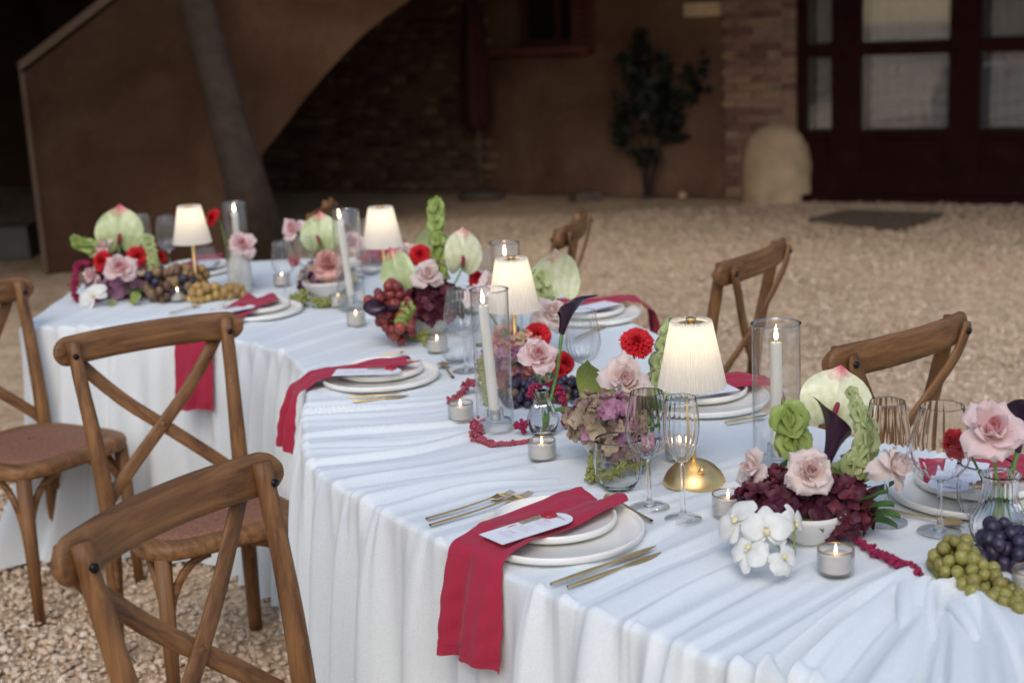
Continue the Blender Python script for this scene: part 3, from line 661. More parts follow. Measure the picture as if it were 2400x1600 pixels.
# fold lines across the top: from the near edge inwards
KEYS = [
 [(-1.538, 4.549), (-1.516, 4.804), (-1.481, 5.109), (-1.424, 5.449)],
 [(-1.286, 4.438), (-1.126, 4.636), (-0.944, 4.888), (-0.768, 5.132)],
 [(-1.021, 4.283), (-0.871, 4.471), (-0.731, 4.646), (-0.501, 4.774)],
 [(-0.795, 4.115), (-0.644, 4.418), (-0.484, 4.584), (-0.287, 4.876)],
 [(-0.620, 3.861), (-0.439, 4.093), (-0.260, 4.294), (-0.063, 4.479)],
 [(-0.516, 3.534), (-0.404, 3.718), (-0.238, 3.832), (0.063, 4.038)],
 [(-0.492, 3.344), (-0.319, 3.352), (-0.133, 3.418), (0.166, 3.648)],
 [(-0.484, 3.211), (-0.308, 3.216), (-0.109, 3.274), (0.212, 3.501)],
 [(-0.463, 3.035), (-0.247, 3.032), (-0.009, 3.075), (0.298, 3.276)],
 [(-0.418, 2.843), (-0.238, 2.888), (-0.010, 3.041), (0.530, 3.138)],
 [(-0.355, 2.709), (-0.186, 2.759), (0.078, 2.867), (0.573, 3.007)],
 [(-0.257, 2.556), (-0.081, 2.694), (0.159, 2.738), (0.614, 2.933)],
 [(-0.171, 2.429), (-0.015, 2.532), (0.231, 2.594), (0.655, 2.832)],
 [(-0.069, 2.290), (0.099, 2.424), (0.308, 2.557), (0.670, 2.712)],
 [(0.042, 2.127), (0.201, 2.284), (0.373, 2.453), (0.684, 2.602)],
 [(0.141, 2.008), (0.316, 2.182), (0.499, 2.315), (0.693, 2.429)],
 [(0.224, 1.901), (0.374, 2.044), (0.544, 2.199), (0.713, 2.316)],
 [(0.320, 1.815), (0.456, 1.971), (0.573, 2.096), (0.667, 2.164)],
 [(0.406, 1.754), (0.503, 1.905), (0.591, 2.042), (0.669, 2.146)],
 [(0.477, 1.698), (0.555, 1.870), (0.619, 2.014), (0.673, 2.127)],
 [(0.570, 1.642), (0.618, 1.822), (0.658, 1.993), (0.690, 2.125)],
 [(0.657, 1.590), (0.697, 1.813), (0.699, 1.973), (0.700, 2.106)]]
KEYS = np.array(KEYS)
folds = []
rf_ = np.random.default_rng(21)
for i in range(len(KEYS) - 1):
    near = i >= 14
    m = 4 if not near else 3
    for k in range(m):
        t = (k + rf_.uniform(.15, .85)) / m
        jit = np.linspace(rf_.uniform(-.18, .18), rf_.uniform(-.25, .25), 4)[:, None]
        tt = np.clip(t + jit, 0, 1)
        P = KEYS[i] * (1 - tt) + KEYS[i + 1] * tt
        a0, a1 = 0.0, rf_.choice([1, 1, .85, .6])
        L = crv(P, 26); L = L[:int(26 * a1)]
        amp = .0022 + .013 * rf_.random() ** 1.5 if i < 14 else .005 + .014 * rf_.random()
        if i >= 17: amp *= 1.9
        folds.append((L, amp, rf_.uniform(.007, .026) if i < 14 else rf_.uniform(.012, .03), rf_.choice([-1, 1]), rf_.uniform(.5, 1)))
def height(X, Y):
    P = np.stack([X.ravel(), Y.ravel()], 1); H = np.zeros(len(P))
    for L, amp, wd, sgn, asym in folds:
        lo, hi = L.min(0) - .1, L.max(0) + .1
        idx = np.where((P[:, 0] > lo[0]) & (P[:, 0] < hi[0]) & (P[:, 1] > lo[1]) & (P[:, 1] < hi[1]))[0]
        if not len(idx): continue
        Q = P[idx]; best = np.full(len(Q), 9.); sd = np.zeros(len(Q)); tt = np.zeros(len(Q)); n = len(L)
        for j in range(n - 1):
            a, b = L[j], L[j + 1]; ab = b - a; l2 = ab @ ab
            u = ((Q - a) @ ab) / l2
            uc = u.clip(-3 if j == 0 else 0, 1); d = Q - (a + uc[:, None] * ab)
            dd = (d ** 2).sum(1); s = ab[0] * d[:, 1] - ab[1] * d[:, 0]; m = dd < best
            best = np.where(m, dd, best); sd = np.where(m, np.sign(s), sd); tt = np.where(m, (j + uc) / (n - 1), tt)
        dist = np.sqrt(best) * sd * sgn
        wl = np.where(dist > 0, wd, wd * .45)          # steeper on one side
        env = np.clip(1 - tt, 0, 1) ** .35 * (.7 + .3 * np.sin(tt * 5 + asym * 9)); env = np.where(tt < 0, 1, env)
        H[idx] += amp * (np.exp(-(np.abs(dist) / wl) ** 1.7) - .35 * np.exp(-np.abs(dist + wd * 1.25) / (wd * .30))) * env
    # broad soft undulation
    return (H + .0015 * np.sin(P[:, 0] * 17 + 3 * np.sin(P[:, 1] * 5)) * np.sin(P[:, 1] * 13)).reshape(X.shape)

v = np.linspace(0, 1, NV)[None, :]
TX = uL[:, :1] * (1 - v) + uR[:, :1] * v; TY = uL[:, 1:] * (1 - v) + uR[:, 1:] * v
H = height(TX, TY)
ROUND = .012
CB = MB()
top_rows = np.stack([TX, TY, TZ + .001 + H], 2)
CB.grid(top_rows[::-1])
# outer loop for the skirt: near side (0..NU-1), right end, far side back, left end
loop = [(TX[i, 0], TY[i, 0], H[i, 0]) for i in range(NU)]
loop += [(TX[-1, j], TY[-1, j], H[-1, j]) for j in range(1, NV)]
loop += [(TX[i, -1], TY[i, -1], H[i, -1]) for i in range(NU - 2, -1, -1)]
loop += [(TX[0, j], TY[0, j], H[0, j]) for j in range(NV - 2, 0, -1)]
loop = np.array(loop); n = len(loop)
arc = np.r_[0, np.cumsum(np.linalg.norm(np.diff(loop[:, :2], axis=0), axis=1))]; total = arc[-1]
tg = np.roll(loop[:, :2], -7, 0) - np.roll(loop[:, :2], 7, 0)
nr = np.stack([tg[:, 1], -tg[:, 0]], 1); nr /= np.linalg.norm(nr, axis=1)[:, None] + 1e-9
for _ in range(90): nr = (np.roll(nr, 5, 0) + nr * 2 + np.roll(nr, -5, 0)) / 4
nr /= np.linalg.norm(nr, axis=1)[:, None] + 1e-9
if ((loop[0, :2] + nr[0] * .1 - loop[NU // 2, :2]) ** 2).sum() < 0: nr = -nr
cen = loop[NU // 2, :2] - uR[NU // 2]
if (nr[NU // 2] @ cen) < 0: nr = -nr
# pleats along the hem, irregular spacing
rp = np.random.default_rng(5)
kn = []; s = 0
while s < total: kn.append((s, rp.uniform(.6, 1.25), rp.uniform(.35, .6))); s += rp.uniform(.06, .20)
ks = np.array([k[0] for k in kn]); ka = np.array([k[1] for k in kn]); kp_ = np.array([k[2] for k in kn])
ii = np.clip(np.searchsorted(ks, arc, 'right') - 1, 0, len(ks) - 2)
fr_ = (arc - ks[ii]) / (ks[ii + 1] - ks[ii]); sk = kp_[ii]
w_ = np.where(fr_ < sk, fr_ / sk, (1 - fr_) / (1 - sk))
pleat = (.5 - .5 * np.cos(PI * w_)) ** 1.35 * (ka[ii] * (1 - fr_) + ka[ii + 1] * fr_)
pk = np.ones(n)
for (qx, qy) in ((-0.083, 2.243), (-0.521, 3.535), (-0.966, 4.241), (0.547, 3.153), (0.368, 4.240), (0.978, 2.531)):
    pk *= 1 - .85 * np.exp(-(np.hypot(loop[:, 0] - qx, loop[:, 1] - qy) / .085) ** 4)
hf = loop[:, 2] / .012
low = np.sin(arc * 5.3 + 1.1) * .5 + np.sin(arc * 2.1) * .5
rows = []
NT = 46
DROP = TZ - .012
for t in range(NT + 1):
    q = t / NT
    if q < .12:
        a = q / .12 * PI / 2; out = ROUND * math.sin(a); dz = ROUND * (1 - math.cos(a)); deep = 0.0
    else:
        deep = (q - .12) / .88; out = ROUND; dz = ROUND + deep * (DROP - ROUND)
    grow = (1 - math.exp(-deep * 9)) 
    off = out + .009 * hf * (1 - deep) * min(1, q * 8) + grow * (.038 + .036 * deep) * pleat * pk + deep * .018 + deep ** 2 * .02 * low
    zz_ = TZ + .001 + loop[:, 2] * (1 - grow) - dz
    sway = .010 * deep * np.sin(arc * 9 + deep * 2.0)
    tx = tg / (np.linalg.norm(tg, axis=1)[:, None] + 1e-9)
    rows.append(np.stack([loop[:, 0] + nr[:, 0] * off + tx[:, 0] * sway, loop[:, 1] + nr[:, 1] * off + tx[:, 1] * sway, np.maximum(zz_, .004 + .004 * pleat)], 1))
rows = np.array(rows)
# the loose corner at the far left flares out over the gravel
cx_, cy_ = LP[0]
for t in range(NT + 1):
    deep = max(0, (t / NT - .12) / .88)
    d = np.hypot(loop[:, 0] - cx_, loop[:, 1] - cy_); wgt = np.exp(-(d / .16) ** 2) * deep ** 3.2
    rows[t, :, 0] += -.16 * wgt; rows[t, :, 1] += -.20 * wgt
CB.grid(rows.transpose(1, 0, 2), closed_u=True)
tc = CB.obj('tablecloth', M['cloth'])
tag(tc, 'long white floor length tablecloth gathered in loose folds over the winding table', 'tablecloth')
import bmesh
bm = bmesh.new(); bm.from_mesh(tc.data); bmesh.ops.remove_doubles(bm, verts=bm.verts, dist=.0004); bmesh.ops.recalc_face_normals(bm, faces=bm.faces)
bm.to_mesh(tc.data); bm.free(); tc.data.polygons.foreach_set('use_smooth', [True] * len(tc.data.polygons))
# bunched knot of cloth beside the green grapes
def swag(pts, r, name):
    P = crv(pts, 30); k = MB(); rows = []
    for i, p in enumerate(P):
        t = i / 29; row = []
        for j in range(14):
            a = PI * j / 13; rr = r * (1 - .55 * t) * (1 + .25 * math.sin(3 * a + t * 7))
            row.append((p[0] + rr * math.cos(a) * .9, p[1] + rr * math.cos(a) * .3, p[2] - .012 - .045 * t ** 2 * r / .03 + rr * math.sin(a) * .95 * (1 - .5 * t)))
        rows.append(row)
    return k.grid(rows).mesh(name, M['cloth'])
for pts, r in (([(0.603, 2.050, 0.760), (0.556, 1.930, 0.769), (0.507, 1.820, 0.769), (0.471, 1.740, 0.760)], .032), ([(0.656, 2.050, 0.761), (0.627, 2.030, 0.769), (0.590, 1.930, 0.768), (0.560, 1.800, 0.770), (0.539, 1.700, 0.764)], .030), ([(0.656, 1.980, 0.756), (0.636, 1.860, 0.757), (0.602, 1.740, 0.753)], .028)):
    pts = [(p[0], p[1], TZ + .012) for p in pts]
    o = link('gathered_fold', swag(pts, r, 'gathered_fold'), tc)
# banquet table under the cloth
bt = empty('banquet_table', (0, 0, 0), 0, 'winding banquet table hidden under the long white cloth', 'table')
tb = MB(); ins = .93
q = []
for i in range(0, NU, 20):
    a, b = uL[i], uR[i]; c = (a + b) / 2; q.append([(*(c + (a - c) * .97), TZ - .006), (*(c + (b - c) * .97), TZ - .006)])
tb.grid(q); q2 = [[(p[0], p[1], TZ - .034) for p in r_] for r_ in q]; tb.grid([r_[::-1] for r_ in q2]); tb.obj('tabletop', M['wood_x'], bt, smooth=False)
for i in (50, 200, 360, 500, 650):
    for s_ in (.15, .85):
        p = uL[i] * (1 - s_) + uR[i] * s_; MB().tube([(p[0], p[1], 0), (p[0], p[1], TZ - .034)], .016, 8).obj('leg', M['bolt'], bt)

# ================================================================== CHAIRS
def make_chair():
    """origin on the ground under the seat, sitter faces +y"""
    t = empty('crossback_chair')
    # seat: rounded trapezoid ring with woven pad
    def outline(k, n=44):
        P = []
        for i in range(n):
            a = 2 * PI * i / n; c, s_ = math.cos(a), math.sin(a); e = .52
            x = math.copysign(abs(c) ** e, c); y = math.copysign(abs(s_) ** e, s_)
            wx = .205 + .022 * y; P.append((x * (wx - k), y * (.215 - k) + .0))
        return P
    s = MB(); prof = [(0.012, .418), (.002, .421), (0, .430), (0, .444), (.004, .452), (.012, .456), (.042, .457), (.046, .4535)]
    s.grid([[(x, y, z) for x, y in outline(k)] for k, z in prof], closed_v=True); s.add([(x, y, .418) for x, y in outline(.012)], [tuple(range(43, -1, -1))])
    s.obj('seat', M['wood_y'], t)
    pd = MB(); pr = [(.045, .4535), (.050, .459), (.075, .463), (.13, .466), (.19, .4665)]
    pd.grid([[(x, y, z) for x, y in outline(k)] for k, z in pr], closed_v=True); pd.add([(x, y, .4665) for x, y in outline(.19)], [tuple(range(44))]); pd.obj('seat_pad', M['seat_pad'], t)
    for sx in (-1, 1):
        # rear leg and stile in one piece
        path = [(sx * .196, -.235, 0), (sx * .186, -.205, .22), (sx * .182, -.195, .42), (sx * .188, -.213, .60), (sx * .198, -.243, .76), (sx * .204, -.268, .878)]
        MB().tube(crv(path, 22).tolist(), [.0175 + .0035 * math.sin(PI * min(1, i / 16)) - (.001 if i > 18 else 0) for i in range(22)], 12, side=(0, 1, 0), flat=1.06).obj('stile', M['wood_z'], t)
        MB().tube([(sx * .178, .178, 0), (sx * .174, .176, .2), (sx * .168, .172, .425)], [.0145, .0185, .021], 12).obj('leg', M['wood_z'], t)
        # bentwood braces from leg to seat rail
        b = MB(); q = []
        for i in range(11):
            a = PI / 2 * i / 10; q.append((sx * (.168 - .115 * (1 - math.cos(a))) , .174, .235 + .175 * math.sin(a)))
        b.bar(q, .020, .013, (0, 1, 0)); b.obj('brace', M['wood_x'], t)
        b = MB(); q = []
        for i in range(11):
            a = PI / 2 * i / 10; q.append((sx * .175, .160 - .12 * (1 - math.cos(a)), .225 + .185 * math.sin(a)))
        b.bar(q, .020, .013, (1, 0, 0)); b.obj('brace', M['wood_y'], t)
        b = MB(); q = []
        for i in range(11):
            a = PI / 2 * i / 10; q.append((sx * .184, -.180 + .11 * (1 - math.cos(a)), .235 + .175 * math.sin(a)))
        b.bar(q, .020, .013, (1, 0, 0)); b.obj('brace', M['wood_y'], t)
        # X brace on the rear face
        q = [(sx * .207, -.308, .872), (sx * .200, -.308, .845), (sx * .165, -.302, .79), (sx * .085, -.278, .70), (0, -.256 - .004 * sx, .625), (-sx * .09, -.230, .545), (-sx * .160, -.212, .480), (-sx * .176, -.208, .462)]
        MB().bar(crv(q, 20).tolist(), [.020, .028] + [.034] * 18, .0085, (0, -1, -.25)).obj('cross_brace', M['wood_r' if sx > 0 else 'wood_l'], t)
        for y0, y1 in ((-.318, -.306), (-.252, -.240)):
            MB().tube([(sx * .205, y0, .850 + (y0 + .31) * -.1), (sx * .205, y1, .850 + (y0 + .31) * -.1)], .0075, 8).obj('bolt', M['bolt'], t)
    # curved top rail with rounded ends, bowed to the rear
    rl = MB(); n = 60; rows = []
    for i in range(n):
        u = math.sin(PI / 2 * (-1 + 2 * i / (n - 1))); x = .252 * u; y = -.262 - .040 * (1 - (abs(u)) ** 2.0) - .008; e = 1 - abs(u)
        hh = .0375 * min(1, math.sqrt(max(0, 1 - (max(0, abs(x) - .2145) / .0376) ** 2)))
        hh = max(hh, .002); zc = .852 + .004 * (1 - u * u)
        th = .0120 * min(1, .35 + hh / .02)
        row = []
        for k in range(14):
            a = 2 * PI * k / 14; c, s_ = math.cos(a), math.sin(a)
            row.append((x, y + th * math.copysign(abs(c) ** .7, c) - .10 * s_ * hh, zc + hh * math.copysign(abs(s_) ** .6, s_)))
        rows.append(row)
    rl.grid(rows, closed_v=True); rl.f.append(tuple(range(14))[::-1]); rl.f.append(tuple(rl.n - 14 + k for k in range(14))); rl.mi += [0, 0]
    rl.obj('top_rail', M['wood_x'], t)
    MB().tube([(0, -.2665, .626), (0, -.247, .626)], .008, 10).obj('dowel', M['wood_y'], t)
    return t
chair = make_chair()
CH = [(-.316, 2.062, -120.4, 'wooden crossback chair nearest the camera at bottom left, its seat out of frame'),
      (-.805, 3.44, -148.0, 'wooden crossback chair with terracotta seat showing, second from the camera on the left'),
      (-1.447, 4.109, -125.7, 'wooden crossback chair cut off by the left edge below the far table corner'),
      (-1.06, 5.97, 88, 'far wooden crossback chair of which only a rail end shows behind a pale rose'),
      (-.04, 5.24, 76.9, 'small distant wooden crossback chair behind the tall glass cylinder and the round green anthurium'),
      (.51, 4.46, 57, 'wooden crossback chair between the middle pleated lamp and the drain grate'),
      (.700, 3.36, 39, 'wooden crossback chair behind the large pink tipped anthurium on the right')]
for i, (x, y, r_, lb) in enumerate(CH):
    c = chair if i == 0 else copy_tree(chair)
    c.location = (x, y, 0); c.scale = (1.035 if i != 1 else 1.015,) * 3; c.rotation_euler = (0, 0, R(r_)); tag(c, lb, 'chair', 'crossback chairs around the table')

# ================================================================== TABLEWARE
def lamp(xy, label, power=1.0, h=.318):
    t = empty('table_lamp', (*xy, TZ + .003), R(-70 + random.uniform(-20, 20)), label, 'lamp', 'brass lamps with pleated shades')
    MB().lathe([(.060, 0), (.0605, .002), (.059, .008), (.053, .020), (.043, .031), (.030, .040), (.015, .0455), (.0065, .0475), (0, .048)], 48).obj('base', M['gold'], t)
    MB().lathe([(.0055, .046), (.0055, h - .02), (0, h - .02)], 16).obj('stem', M['gold'], t)
    k = MB(); k.lathe([(0, .012), (.006, .011), (.0068, .008), (.0068, 0), (.0, 0)], 16); k.obj('knob', M['gold'], t, (.040 , 0, .034), toward((1, 0, .75)))
    zb, zt, rb, rt = h - .126, h, .0640, .0390
    n = 168; P = []
    for (f, dr) in [(0, 0), (.03, 0), (.3, 0), (.6, 0), (.9, 0), (.985, 0), (1.0, -.001), (1.02, -.004)]:
        r = rb + (rt - rb) * min(f, 1); z = zb + (zt - zb) * min(f, 1.0) + (.002 if f > 1 else 0)
        row = []
        for i in range(n):
            a = 2 * PI * i / n; ph = [0, 1, 0, -1][i % 4] if False else math.sin(2 * PI * i / 4 + .01)
            amp = .0016 * r / rb * 1.25
            rr = r + dr + amp * (1 if i % 4 in (0, 1) else -1); row.append((rr * math.cos(a), rr * math.sin(a), z + (.0022 if f >= 1 and i % 4 in (0, 1) else 0)))
        P.append(row)
    MB().grid(P, closed_v=True).obj('lamp_shade', M['shade'], t, sharp=60)
    MB().lathe([(0, zt - .004), (.031, zt - .004), (.0315, zt - .006), (.031, zt - .008), (0, zt - .008)], 32).obj('top_plate', M['brass'], t)
    MB().lathe([(0, zt + .008), (.0095, zt + .0075), (.010, zt + .006), (.010, zt + .001), (.0065, zt), (.0065, zt - .004)], 20).obj('finial', M['gold'], t)
    MB().lathe([(0, zt - .012), (.014, zt - .013), (.016, zt - .019), (.010, zt - .026), (0, zt - .028)], 20).obj('bulb', M['bulb'], t)
    for i in range(3):
        a = i * 2.094; MB().tube([(.007 * math.cos(a), .007 * math.sin(a), zt - .006), (.034 * math.cos(a), .034 * math.sin(a), zt - .006)], .0012, 6).obj('shade_arm', M['brass'], t)
    L = bpy.data.lights.new('lamp_light', 'POINT'); L.energy = .20 * power; L.color = (1.0, .80, .54); L.shadow_soft_size = .012
    lo = bpy.data.objects.new('lamp_light', L); COL.objects.link(lo); lo.parent = t; lo.location = (.0, .0, zt - .040)
    return t
lamp((0.339, 2.621), 'brass table lamp with lit pleated ivory shade nearest the camera, beside the red carnation')
lamp((0.008, 3.433), 'brass table lamp with lit ivory shade behind the tall candle cylinder and purple grapes')
lamp((-0.402, 4.557), 'brass table lamp with lit pleated ivory shade behind the red grapes', h=.318)
lamp((-1.078, 4.845), 'brass table lamp with lit ivory shade at the far left beside a wine glass', h=.318)

FL = MB(); FL.lathe([(0, 0), (.0022, .0015), (.0042, .006), (.0045, .010), (.0036, .017), (.0018, .026), (.0, .034)], 14); FLAME = FL.mesh('flame', M['flame'])
def candle_stick(t, h, lean=(0, 0), z0=.02, r=.0115):
    top = Vector((lean[0], lean[1], h)); ax = (top - Vector((0, 0, z0)))
    c = MB(); rows = [(.0118, 0), (.0118, ax.length * .5), (r * .96, ax.length - .003), (r * .9, ax.length - .0008), (r * .55, ax.length - .001), (.002, ax.length - .002), (0, ax.length - .002)]
    o = c.lathe(rows, 24).obj('candle', M['wax'], t, (0, 0, z0), toward(ax))
    MB().tube([(0, 0, ax.length - .003), (0, .001, ax.length + .006)], .0009, 6).obj('wick', M['wick'], o)
    link('flame', FLAME, o, (0, .0005, ax.length + .003), (0, 0, 0), .95)
    return o
def hurricane(xy, H, candle_h, label, r=.045, lean=(0, 0), holder=True):
    t = empty('hurricane_candle', (*xy, TZ + .003), 0, label, 'candle holder', 'taper candles inside tall glass cylinders')
    MB().lathe([(r - .001, .0), (r, .003), (r, H - .002), (r - .001, H), (r - .0028, H - .001), (r - .003, H - .004)], 48).obj('glass_cylinder', M['glass'], t)
    rim = MB(); rim.lathe([(r + .0006 + .0016 * math.cos(a), H + .0016 * math.sin(a)) for a in np.linspace(0, 2 * PI, 9)], 48); rim.obj('rim', M['glass_rim'], t)
    if holder:
        n = 72
        MB().lathe([(0, .001), (.034, .001), (.0355, .004), (.0355, .020), (.034, .024), (.022, .028), (.0185, .031), (.0185, .047), (.0178, .049), (.014, .049), (.0125, .046), (.0125, .024), (0, .022)], n, 24, .0009, 2, 4).obj('glass_holder', M['glass_thick'], t)
    candle_stick(t, candle_h, lean)
    return t
hurricane((0.512, 2.687), .292, .255, 'tall clear glass cylinder with a burning white taper, at right behind the bell flowers', .0465)
hurricane((-0.045, 3.047), .318, .283, 'tall glass cylinder with leaning taper in a ribbed holder, before the middle lamp', .0415, (-.014, .006))
hurricane((-0.009, 3.997), .272, .232, 'glass cylinder with burning taper standing behind the middle lamp, beside the small distant chair', .0425)
hurricane((-0.509, 4.499), .322, .293, 'glass cylinder with a leaning taper between the pale roses and the lamp with red grapes', .0435, (-.020, .01))
hurricane((-0.963, 5.039), .300, .265, 'glass cylinder with taper standing farthest back, behind the pale rose in a frosted vase', .0425)

def tealight(xy, label, flame=.55, gold=True):
    t = empty('tealight_holder', (*xy, TZ + .003), random.uniform(0, 6), label, 'tealight', 'tealights in ribbed glass cups')
    n = 120
    MB().lathe([(0, .001), (.0295, .001), (.0312, .004), (.0316, .012), (.0318, .042), (.0318, .046)], n, 40, .0005, 3, 4).obj('glass_cup', M['glass'], t)
    MB().lathe([(0, .0065), (.0285, .0065), (.0292, .010), (.0295, .044)], 48).obj('inner_glass', M['glass'], t)
    MB().lathe([(.0307 + .0013 * math.cos(a), .0465 + .0012 * math.sin(a)) for a in np.linspace(0, 2 * PI, 9)], 48).obj('gilt_rim', M['goldrim'] if gold else M['glass_rim'], t)
    w = MB().lathe([(.026, .008), (.027, .010), (.027, .0345), (.0262, .036), (.004, .0355), (0, .035)], 32).obj('wax', M['wax_pink'], t)
    MB().tube([(0, 0, .035), (.0008, 0, .041)], .0007, 6).obj('wick', M['wick'], t)
    link('flame', FLAME, t, (0, 0, .0375), None, flame); t.scale = (.91,) * 3
    return t
for xy, lb in (((0.051, 2.812), 'gold rimmed tealight cup alone on the cloth folds below the clear bud vase'), ((-0.125, 3.137), 'tealight cup with ribbed glass left of the tall candle in its glass holder'),
               ((0.374, 2.425), 'gold rimmed tealight cup between the near lamp and the white orchids'), ((0.500, 2.135), 'gold rimmed tealight cup nearest the camera, below the white bowl with burgundy hydrangea'),
               ((-0.207, 3.836), 'tealight cup behind the second plate, beside a clear tumbler'), ((-0.471, 4.243), 'tealight cup in front of the bunch of red grapes'),
               ((-0.558, 4.553), 'tealight cup at the foot of the leaning taper cylinder'), ((-1.136, 4.799), 'tealight cup left of the far left lamp'),
               ((0.769, 2.012), 'tealight cup cut off by the right edge under the purple grapes'), ((0.329, 2.773), 'tealight cup seen through the champagne flute'), ((-0.808, 4.998), 'small tealight behind the far wine glass')):
    tealight(xy, lb)

WINE = [(.0375, .0012), (.036, .003), (.020, .006), (.008, .010), (.0048, .016), (.0040, .030), (.0038, .060), (.0040, .085), (.0058, .093)]
BOWL = [(.0058, .093), (.014, .0975), (.026, .107), (.0355, .122), (.0408, .140), (.0408, .152), (.038, .175), (.0335, .200), (.0300, .219), (.0296, .2205), (.0288, .2195)]
BALLOON = [(.0058, .093), (.017, .0975), (.033, .107), (.0455, .123), (.0510, .142), (.0512, .152), (.0480, .175), (.0418, .202), (.0365, .223), (.0360, .2245), (.0352, .2235)]
FLUTE = [(.0052, .105), (.011, .110), (.020, .123), (.0275, .142), (.0320, .163), (.0325, .175), (.0312, .195), (.0285, .215), (.0268, .226), (.0264, .2272), (.0256, .2262)]
FLST = [(.034, .0012), (.033, .003), (.018, .006), (.0075, .010), (.0045, .018), (.0038, .035), (.0036, .075), (.0038, .098), (.0052, .105)]
def stemglass(xy, kind, label, sc=1.0, kind_real=False):
    t = empty('champagne_flute' if kind == 'flute' else 'wine_glass', (*xy, TZ + .003), random.uniform(0, 6), label, 'glass', 'stemmed glasses')
    t.scale = (sc,) * 3
    bw, st = {'wine': (BOWL, WINE), 'balloon': (BALLOON, WINE), 'flute': (FLUTE, FLST)}[kind]
    n = 160
    if kind_real:
        g_ = MB(); inner = [(max(0, r - .0008), z + .0004 * (i == 0)) for i, (r, z) in enumerate(bw[:-2])][::-1]
        g_.lathe(bw[:-1] + inner + [(0, bw[0][1] + .0016)], n, 20, .00022, 2, 8); g_.obj('bowl', M['crystal'], t)
    else: MB().lathe(bw, n, 20, .0010, 2, 8).obj('bowl', M['glass'], t)
    r, z = bw[-2]
    if not kind_real: MB().lathe([(r + .0006 * math.cos(a), z + .0006 * math.sin(a)) for a in np.linspace(0, 2 * PI, 7)], 48).obj('rim', M['glass_rim'], t)
    MB().lathe([(0, .0006), (st[0][0] * .6, .0006), (st[0][0] - .001, .0006), st[0], st[1], st[2], (.0085, .0095)], 40).obj('foot', M['glass'], t)
    MB().lathe([(0, .001), (.007, .0012), (.0115, .0045)] + st[3:] + [(0, st[-1][1] + .001)], 24).obj('stem', M['crystal'], t)
    return t
def tumbler(xy, label, sc=1.0, real=False):
    t = empty('tumbler', (*xy, TZ + .003), random.uniform(0, 6), label, 'glass', 'clear ribbed tumblers'); t.scale = (sc,) * 3
    n = 160
    if real:
        o_ = [(0, .0005), (.026, .0005), (.0315, .004), (.0392, .018), (.0448, .036), (.0464, .055), (.0452, .076), (.0428, .096), (.0421, .101)]
        MB().lathe(o_ + [(.0413, .101), (.0420, .096), (.0444, .076), (.0456, .055), (.0440, .036), (.0376, .019), (.030, .0085), (.018, .0065), (0, .006)], n, 22, .00035, 3, 6).obj('body', M['crystal'], t)
    else:
        MB().lathe([(0, .004), (.024, .004), (.031, .0075), (.0385, .018), (.0440, .036), (.0458, .055), (.0448, .076), (.0425, .096), (.0415, .101)], n, 22, .0010, 3, 6).obj('body', M['glass'], t)
        MB().lathe([(0, .0005), (.024, .0005), (.0300, .003), (.033, .009)], 48).obj('thick_base', M['glass_thick'], t)
    if not real: MB().lathe([(.0415 + .0007 * math.cos(a), .101 + .0007 * math.sin(a)) for a in np.linspace(0, 2 * PI, 7)], 48).obj('rim', M['glass_rim'], t)
    return t
stemglass((0.239, 2.491), 'wine', 'ribbed wine glass in front of the near lamp, left of the champagne flute', 1.0, True)
stemglass((0.292, 2.419), 'flute', 'champagne flute standing in front of the stem of the near lamp', 1.0, True)
tumbler((0.191, 2.605), 'clear ribbed tumbler in front of the mauve hydrangea bowl', 1.0, True)
stemglass((0.715, 2.295), 'balloon', 'large round wine glass before the right hand plate with the burgundy napkin', 1.0, True)
stemglass((0.639, 2.352), 'wine', 'slim wine glass rising behind the pale rose at right', 1.0, True)
tumbler((0.808, 2.341), 'clear ribbed tumbler in front of the bud vase with three stems', 1.05, True)
stemglass((-0.123, 3.604), 'balloon', 'wine glass just left of the tall leaning candle cylinder', .98)
tumbler((-0.149, 3.713), 'clear tumbler beside the tealight behind the second plate', .95)
stemglass((0.166, 3.242), 'wine', 'wine glass between the pink rose and the green anthurium leaf', 1.0)
tumbler((0.174, 3.685), 'clear tumbler behind the wine glass near the dark calla lily', .95)
stemglass((-1.275, 5.315), 'wine', 'wine glass just left of the far left lamp', 1.05)
stemglass((-1.374, 5.342), 'flute', 'champagne flute behind the far left anthurium', 1.05)
tumbler((-1.148, 5.326), 'clear tumbler behind the stem of the far left lamp', 1.0)
stemglass((-0.746, 4.671), 'wine', 'wine glass in front of the pale rose and the chair at the far table', .95)
stemglass((-0.678, 4.698), 'flute', 'champagne flute in front of the middle far anthurium', .95)
stemglass((-0.511, 5.194), 'wine', 'wine glass on the far side behind the leaning taper cylinder', .9)
stemglass((-0.082, 4.349), 'wine', 'wine glass left of the glass cylinder behind the middle lamp', .9)
stemglass((-0.117, 4.600), 'flute', 'champagne flute on the far side beside the round pale anthurium', .9)
tumbler((-0.504, 5.147), 'clear tumbler on the far side behind the lamp with red grapes', .8)

